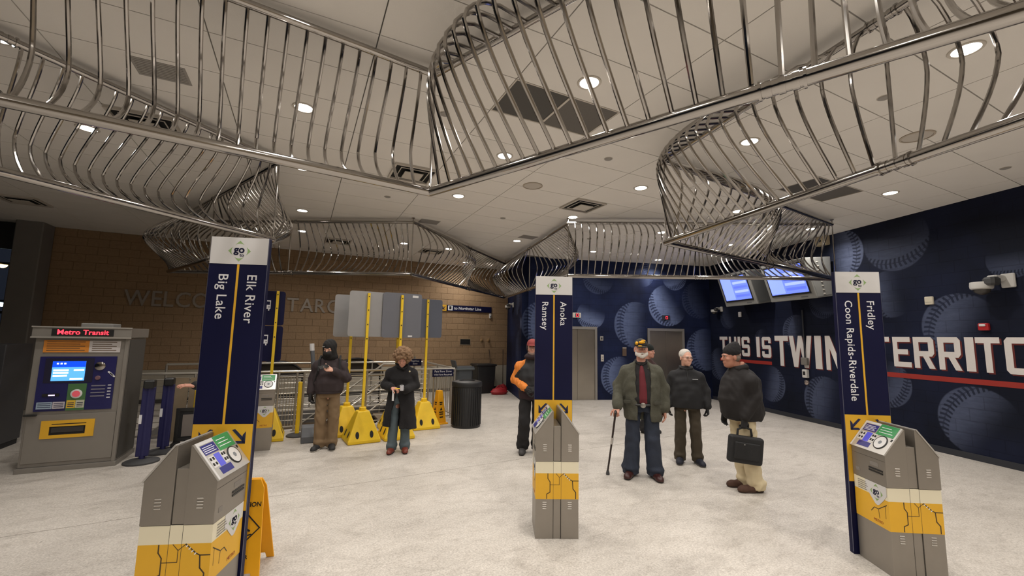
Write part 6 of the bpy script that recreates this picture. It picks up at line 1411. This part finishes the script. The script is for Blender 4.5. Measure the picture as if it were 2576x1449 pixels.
# ---- 4. hooded man with phone
def hooded_man():
    loc = (.46, 7.44); H = 1.70
    t = person('hooded man with face covered holding a phone, in tan trousers', loc, face_to(loc, (-.6, 0)))
    J = base_joints(H, elR=(-.235, .05, 1.10), wrR=(-.255, -.03, .86), elL=(.255, -.02, 1.09), wrL=(.06, -.24, 1.235), hipR=(-.08, 0, .88), hipL=(.08, 0, .88), kneeR=(-.085, -.02, .48), kneeL=(.10, -.01, .48), ankR=(-.08, .02, .085), ankL=(.09, .03, .085), toeR=(-.12, -.16, .03), toeL=(.12, -.15, .03))
    parts = []; core_body(parts, J, H); hc = (-.02, -.075, 1.56); s = .98
    (V, Q), T, M3 = head_build(hc, s, yaw=-.30, pitch=.28, neck_to=(0, 0, 1.36)); parts.append((V, Q, 0))
    hand(parts, J['wrL'], (-1, -.25, .10), (0, -.55, .85), -1, (.30, .35, .45, .55), .45, 1.02, 0); hand(parts, J['wrR'], (0, -.12, -1), (1, 0, 0), 1, (.55, .55, .6, .6), .3, 1.15, 1, 1.25)
    finish_person(t, parts, [SK2, mat('glove_black', (.012, .011, .012), .8)]); eyes(t, T, M3, s); rot = [list(r) for r in M3]
    Hd = Field((-.22, hc[1]-.22, hc[2]-.28), (.20, hc[1]+.20, hc[2]+.19), .006); Hd.ell(T((0, .020, .040)), (.102, .122, .108), .03, 'u', rot); Hd.ell(T((0, .005, -.06)), (.098, .110, .090), .05, 'u', rot); Hd.ell(T((0, .02, -.15)), (.12, .115, .075), .05); Hd.ell(T((0, -.10, -.055)), (.066, .040, .05), .02, 'u', rot)
    Hd.box(T((0, -.13, .006)), (.052, .06, .016), .006, .008, 's', rot); Hd.wrinkle(.0025, 1.5, .5); hdm = mat('hood_black', (.011, .010, .010), .9, bump=.3, bscale=100); fobj('hood_and_mask', Hd, hdm, t)
    obj('cap_mark', MB().box(T((-.052, -.100, .062)), (.035, .006, .008), rot=M3), mat('mark_pale', rgb(150, 148, 146), .6), t)
    trousers(t, J, H, mat('trousers_tan', rgb(122, 100, 74), .9, noise=.10, nscale=10), 'trousers', .058, .050, .050, .006, 2.0)
    SHM = mat('trainer_black', (.015, .014, .014), .7); SO = mat('sole_white', rgb(196, 190, 182), .6); shoe('shoe', (-.075, .085, 0), (-.16, -.20, 0), SHM, SO, t, .05); shoe('shoe', (.09, .09, 0), (.125, -.21, 0), SHM, SO, t, .05)
    K = Field((-.44, -.36, .80), (.44, .32, 1.50), .0095); K.loft([(.86, .185, .145, 0, 0), (.90, .215, .165, 0, 0), (1.02, .228, .18, 0, -.005), (1.16, .225, .165, 0, 0), (1.26, .205, .138, 0, 0), (1.35, .135, .105, 0, 0), (1.43, .09, .09, 0, 0)], .04)
    sleeve(K, J, 'L', .082, .078, .058); sleeve(K, J, 'R', .082, .074, .060); K.wrinkle(.006, .9, 4.0); jm = mat('jacket_plum', rgb(52, 42, 44), .85, noise=.2, nscale=14); jk = fobj('jacket', K, jm, t)
    obj('waist_band', MB().tube([(.19*math.cos(a), .15*math.sin(a), .875) for a in np.linspace(0, 2*math.pi, 29)[:-1]], .018, 8, closed=True), jm, jk)
    bp = obj('backpack', MB().chbox((.04, .215, 1.14), (.34, .16, .46), .06), BLACKM, t, bevel=.02)
    for x in (-1, 1): obj('backpack_strap', MB().tube([(x*.13, .17, 1.36), (x*.145, .04, 1.435), (x*.15, -.10, 1.38), (x*.155, -.165, 1.22), (x*.21, -.06, 1.0), (x*.18, .14, .95)], .016, 6), BLACKM, bp)
    return t
ht = hooded_man()
pw = to_world(ht, (-.065, -.295, 1.29)); ph = thing('phone', 'dark phone held by the hooded man', 'phone', pw, ht.rotation_euler.z+.3); Rp = RX(math.radians(-55))
obj('phone_body', MB().chbox((0, 0, 0), (.075, .010, .15), .004, rot=Rp @ RY(1.2)), BLACKP, ph); obj('phone_screen', MB().box((0, .0062, .0008), (.066, .001, .138), rot=Rp @ RY(1.2)), mat('phone_glass', (.02, .02, .03), .1), ph)

# ---- 5. woman in long black coat
def coat_woman():
    loc = (1.47, 6.81); H = 1.585
    t = person('woman with curly hair in a long black coat looking down at her hands', loc, face_to(loc, (.1, 0)))
    J = base_joints(H, elR=(-.245, .03, 1.02), wrR=(-.135, -.235, 1.00), elL=(.225, -.01, 1.01), wrL=(.05, -.235, .96), hipR=(-.08, 0, .82), hipL=(.08, 0, .82), kneeR=(-.085, -.02, .45), kneeL=(.085, -.01, .45), ankR=(-.10, .02, .085), ankL=(.095, .03, .085), toeR=(-.13, -.14, .03), toeL=(.10, -.14, .03))
    parts = []; core_body(parts, J, H); hc = (0.0, -.09, 1.425); s = .93
    (V, Q), T, M3 = head_build(hc, s, yaw=-.15, pitch=.42, wide=.95, nose=.97, neck_to=(0, 0, 1.26)); parts.append((V, Q, 0))
    hand(parts, J['wrR'], (.75, -.5, -.10), (0, .2, -1), 1, (.6, .6, .65, .7), .5, .92, 0); hand(parts, J['wrL'], (-.6, -.55, .30), (-.2, .6, .6), -1, (.55, .6, .65, .7), .4, .92, 1)
    finish_person(t, parts, [SK1, mat('glove_black', (.012, .011, .012), .8)]); eyes(t, T, M3, s); rng = random.Random(4)
    Hh = Field((-.24, hc[1]-.24, hc[2]-.22), (.24, hc[1]+.26, hc[2]+.22), .0062); Hh.ell(T((0, .04, .055)), (.135, .125, .118), .03)
    for k in range(260):
        a, z = rng.uniform(0, 2*math.pi), rng.uniform(-.98, 1); rr = math.sqrt(1-z*z); p = (.148*rr*math.cos(a), .035+.140*rr*math.sin(a), .050+.135*z)
        if p[1] < -.05 and p[2] < .05 and abs(p[0]) < .085: continue
        Hh.ell(T(p), (rng.uniform(.014, .026),)*3, .008)
    Hh.wrinkle(.003, 5, 1); fobj('hair', Hh, mat('hair_curly_brown', rgb(128, 100, 74), .85, noise=.35, nscale=40, bump=.5, bscale=120), t)
    trousers(t, J, H, mat('denim_grey_blue', rgb(84, 96, 102), .9, noise=.18, nscale=12), 'jeans', .053, .044, .047, .004, 2.6)
    SHM = mat('boot_russet', rgb(112, 48, 34), .45, noise=.15, nscale=20); SO = mat('sole_dark', (.02, .018, .016), .8); shoe('shoe', (-.085, .07, 0), (-.145, -.175, 0), SHM, SO, t, .042); shoe('shoe', (.095, .075, 0), (.105, -.175, 0), SHM, SO, t, .042)
    K = Field((-.44, -.38, .34), (.44, .36, 1.42), .0095)
    K.loft([(.36, .265, .215, .0, .02), (.60, .235, .190, 0, .012), (.82, .205, .165, 0, .005), (1.0, .185, .145, 0, 0), (1.12, .190, .140, 0, -.005), (1.20, .165, .115, 0, 0), (1.28, .105, .095, 0, 0), (1.355, .08, .085, 0, -.015)], .04)
    K.put((-.3, -.4, .3), (.2, .1, .90), lambda X, Y, Z: np.maximum(np.abs(X+.055+.05*np.clip(.75-Z, 0, .5))-(.012+.26*np.clip(.86-Z, 0, .22)), Y+.01), .015, 's')
    K.put((-1, -1, .3), (1, 1, .6), lambda X, Y, Z: (.385-.10*np.clip(X, -.3, .25))-Z+0*Y, 0, 'i')
    sleeve(K, J, 'L', .074, .070, .060); sleeve(K, J, 'R', .074, .070, .060); K.wrinkle(.0045, .8, 5.0)
    cm = mat('coat_black', (.0085, .0075, .0085), .95, bump=.3, bscale=140); ck = fobj('coat', K, cm, t)
    obj('collar', MB().tube([(.03, -.12, 1.27), (-.07, -.095, 1.31), (-.09, .01, 1.345), (0, .07, 1.365), (.09, .01, 1.345), (.075, -.09, 1.31)], .022, 8, closed=True), cm, ck); obj('brooch', MB().lathe([(.014, 0), (.012, .005), (.001, .008)], 12, capb=False, capt=False).xform(Matrix.Translation((.115, -.135, 1.235)) @ Matrix.Rotation(math.pi/2, 4, 'X')), mat('brooch_pale', rgb(200, 190, 160), .4), ck)
    return t
wt_ = coat_woman()
pw = to_world(wt_, (-.005, -.345, 1.01)); t = thing('small_device', 'small pale device with a yellow tip in the hands of the woman', 'device', pw, wt_.rotation_euler.z)
obj('device_body', MB().chbox((.01, .0, .0), (.055, .03, .085), .01), mat('device_pale', rgb(190, 188, 192), .4), t); obj('device_top', MB().chbox((.01, 0, .048), (.04, .03, .02), .008), BLACKP, t); obj('yellow_tip', MB().cyl((-.02, 0, -.01), (-.085, -.01, -.005), .009), YELPOLE, t)
t = thing('paper_strip', 'white paper strip hanging from the right hand of the woman', 'paper', to_world(wt_, (-.115, -.33, .90))); obj('strip', MB().bx(-.014, .014, -.001, .001, -.07, .07), WHITEP, t); obj('curl', MB().bx(-.014, .014, -.012, .0, -.075, -.07), WHITEP, t)

# ---- 6. man in orange and black jacket, mid-stride
def orange_man():
    loc = (3.33, 5.94); H = 1.76
    t = person('man in an orange and black jacket and red cap behind the Ramsey pylon', loc, face_to(loc, (.2, 0)))
    J = base_joints(H, elR=(-.265, .06, 1.13), wrR=(-.10, -.21, 1.02), elL=(.265, .06, 1.13), wrL=(.08, -.22, 1.02), hipR=(-.085, 0, .91), hipL=(.085, 0, .91), kneeR=(-.11, -.06, .50), kneeL=(.10, .03, .50), ankR=(-.13, .08, .12), ankL=(.10, .10, .09), toeR=(-.14, -.10, .03), toeL=(.11, -.08, .03))
    parts = []; core_body(parts, J, H); hc = (0.0, -.05, 1.63); s = .98
    (V, Q), T, M3 = head_build(hc, s, yaw=-.05, pitch=.06, neck_to=(0, 0, 1.42)); parts.append((V, Q, 0))
    hand(parts, J['wrR'], (.8, -.4, -.15), (.2, .6, -.3), 1, (.5, .5, .55, .6), .3, 1.1, 1, 1.15); hand(parts, J['wrL'], (-.8, -.4, -.15), (-.2, .6, -.3), -1, (.5, .5, .55, .6), .3, 1.1, 1, 1.15)
    finish_person(t, parts, [SK1, mat('glove_black', (.012, .011, .012), .8)]); eyes(t, T, M3, s); brows(t, T, s, MATS['hair_grey']); glasses(t, T, s, MATS['wire_frame']); rot = [list(r) for r in M3]
    C = Field((-.14, hc[1]-.22, hc[2]-.02), (.14, hc[1]+.16, hc[2]+.17), .006); C.ell(T((0, .008, .055)), (.088, .108, .090), .01, 'u', rot); C.ell(T((0, -.10, .045)), (.072, .07, .012), .01, 'u', rot); C.put((-2, -2, 0), (2, 2, 3), lambda X, Y, Z: (hc[2]+.035)-Z+0*X+0*Y, 0, 'i'); fobj('cap', C, mat('cap_red', rgb(140, 58, 56), .8), t)
    Hd = Field((-.18, hc[1]-.14, hc[2]-.24), (.18, hc[1]+.20, hc[2]+.15), .0065); Hd.ell(T((0, .035, .01)), (.098, .105, .115), .03, 'u', rot); Hd.ell(T((0, .0, -.14)), (.125, .12, .06), .05); Hd.ell(T((0, -.10, 0)), (.066, .09, .105), .02, 's', rot); fobj('hood', Hd, mat('hood_maroon_black', rgb(40, 26, 30), .9), t)
    G_ = Field((-.12, hc[1]-.15, hc[2]-.15), (.12, hc[1]+.02, hc[2]), .005)
    for a in np.linspace(-1.1, 1.1, 11): G_.ell(T((.060*math.sin(a), -.030-.064*math.cos(a), -.092+.02*abs(math.sin(a)))), (.014, .012, .020), .015)
    fobj('beard', G_, mat('beard_grey', rgb(128, 108, 98), .9), t)
    trousers(t, J, H, mat('trousers_black', (.011, .010, .011), .9), 'trousers', .058, .050, .052, .007, 3.3, zhem=.05)
    SHM = mat('boot_grey', rgb(54, 52, 52), .7); SO = mat('sole_dark', (.02, .018, .016), .8); shoe('shoe', (-.125, .14, 0), (-.15, -.15, 0), SHM, SO, t, .05); shoe('shoe', (.10, .16, 0), (.12, -.13, 0), SHM, SO, t, .05)
    U = Field((-.32, -.28, .82), (.32, .28, 1.06), .0095); U.loft([(.84, .195, .155, 0, 0), (.94, .205, .165, 0, 0), (1.02, .20, .16, 0, 0)], .03); U.wrinkle(.004, 1, 1); fobj('undercoat_hem', U, mat('undercoat_maroon', rgb(44, 26, 32), .9), t)
    K = Field((-.45, -.36, .90), (.45, .34, 1.55), .0095); K.loft([(.93, .20, .16, 0, 0), (1.05, .225, .175, 0, 0), (1.20, .222, .165, 0, 0), (1.31, .195, .138, 0, 0), (1.40, .125, .105, 0, 0), (1.48, .09, .09, 0, -.005)], .04); K.wrinkle(.005, .9, 6.0)
    jk = fobj('jacket', K, mat('jacket_black_nylon', rgb(24, 24, 27), .7), t)
    om = mat('jacket_orange', rgb(214, 124, 44), .75, noise=.12, nscale=12)
    for sd, x in (('R', -1), ('L', 1)):
        S_ = Field((min(0, x*.45), -.36, .86), (max(0, x*.45), .24, 1.55), .0095); sleeve(S_, J, sd, .084, .078, .062); S_.wrinkle(.006, 1.4, 2); sl_ = fobj('sleeve', S_, om, t)
        I_ = Field((min(0, x*.45), -.36, .86), (max(0, x*.45), .24, 1.5), .0095); e = np.array(J['el'+sd]); sh_ = np.array(J['sh'+sd]); I_.cone(sh_+[-x*.032, -.035, -.05], e+[-x*.034, -.025, .02], .076, .070, .02); fobj('sleeve_inset', I_, mat('jacket_black_nylon', (0, 0, 0)), sl_)
    obj('zip_pull', MB().chbox((.06, -.150, 1.30), (.012, .01, .02), .003), STEEL, jk)
orange_man()

# ---- 7. person in green-black beanie behind the man in the cap (mostly hidden)
def hidden_pair():
    loc = (6.18, 6.36); H = 1.68
    t = person('person in a black knitted hat standing behind the man in the cap', loc, face_to(loc, (7.0, 0)))
    J = base_joints(H); parts = []; core_body(parts, J, H); hc = (0, -.04, 1.555); s = .97
    (V, Q), T, M3 = head_build(hc, s, yaw=.2, neck_to=(0, .01, 1.35)); parts.append((V, Q, 0)); hand(parts, J['wrR'], (0, -.1, -1), (1, 0, 0), 1); hand(parts, J['wrL'], (0, -.1, -1), (-1, 0, 0), -1)
    finish_person(t, parts, SK1); eyes(t, T, M3, s)
    C = Field((-.15, hc[1]-.16, hc[2]-.02), (.15, hc[1]+.18, hc[2]+.18), .006); C.ell(T((0, .015, .06)), (.094, .114, .098), .02); C.put((-2, -2, 0), (2, 2, 3), lambda X, Y, Z: (hc[2]+.025)-Z+0*X+0*Y, 0, 'i'); C.wrinkle(.003, 4, 1); fobj('knitted_hat', C, mat('knit_green_black', rgb(20, 26, 24), .95), t)
    trousers(t, J, H, mat('trousers_black', (.011, .010, .011), .9), h=.012); SHM = mat('trainer_black', (.015, .014, .014), .7); SO = mat('sole_dark', (.02, .018, .016), .8); shoe('shoe', (-.10, .09, 0), (-.13, -.19, 0), SHM, SO, t); shoe('shoe', (.10, .09, 0), (.13, -.19, 0), SHM, SO, t)
    K = Field((-.42, -.30, .78), (.42, .32, 1.48), .012); K.loft([(.82, .20, .16, 0, 0), (1.10, .21, .16, 0, 0), (1.26, .205, .135, 0, 0), (1.34, .14, .105, 0, 0), (1.41, .08, .08, 0, 0)], .04); sleeve(K, J, 'L', .08, .072, .058); sleeve(K, J, 'R', .08, .072, .058); K.wrinkle(.005, 1, 2); fobj('jacket', K, mat('jacket_brownred', rgb(58, 36, 34), .85), t)
    # person behind the Big Lake pylon, one hand reaching out
    loc = (-.80, 7.30); t = person('person behind the Big Lake pylon with one hand reaching out', loc, face_to(loc, (-1.6, 0))); H = 1.70
    J = base_joints(H, elR=(-.27, -.04, 1.06), wrR=(-.42, -.22, 1.06)); parts = []; core_body(parts, J, H); hc = (0, -.04, 1.575)
    (V, Q), T, M3 = head_build(hc, s, yaw=-.3, pitch=.2, neck_to=(0, .01, 1.36)); parts.append((V, Q, 0)); hand(parts, J['wrR'], (-.85, -.4, .12), (0, .25, -1), 1, (.15, .2, .25, .35), .2, 1.1); hand(parts, J['wrL'], (0, -.1, -1), (-1, 0, 0), -1)
    finish_person(t, parts, SK1); eyes(t, T, M3, s); Hh = Field((-.14, hc[1]-.15, hc[2]-.09), (.14, hc[1]+.16, hc[2]+.16), .007); Hh.ell(T((0, .026, .046)), (.086, .102, .088), .02); Hh.ell(T((0, -.085, .015)), (.062, .055, .072), .02, 's'); fobj('hair', Hh, mat('hair_dark', (.02, .016, .013), .85), t)
    trousers(t, J, H, MATS['trousers_black'], h=.012); shoe('shoe', (-.10, .09, 0), (-.13, -.19, 0), SHM, SO, t); shoe('shoe', (.10, .09, 0), (.13, -.19, 0), SHM, SO, t)
    K = Field((-.48, -.36, .78), (.42, .32, 1.50), .012); K.loft([(.82, .20, .16, 0, 0), (1.10, .21, .16, 0, 0), (1.28, .205, .135, 0, 0), (1.36, .14, .105, 0, 0), (1.43, .08, .08, 0, 0)], .04); sleeve(K, J, 'L', .08, .072, .058); sleeve(K, J, 'R', .08, .072, .058); K.wrinkle(.005, 1, 2); fobj('jacket', K, MATS['jacket_charcoal'], t)
hidden_pair()
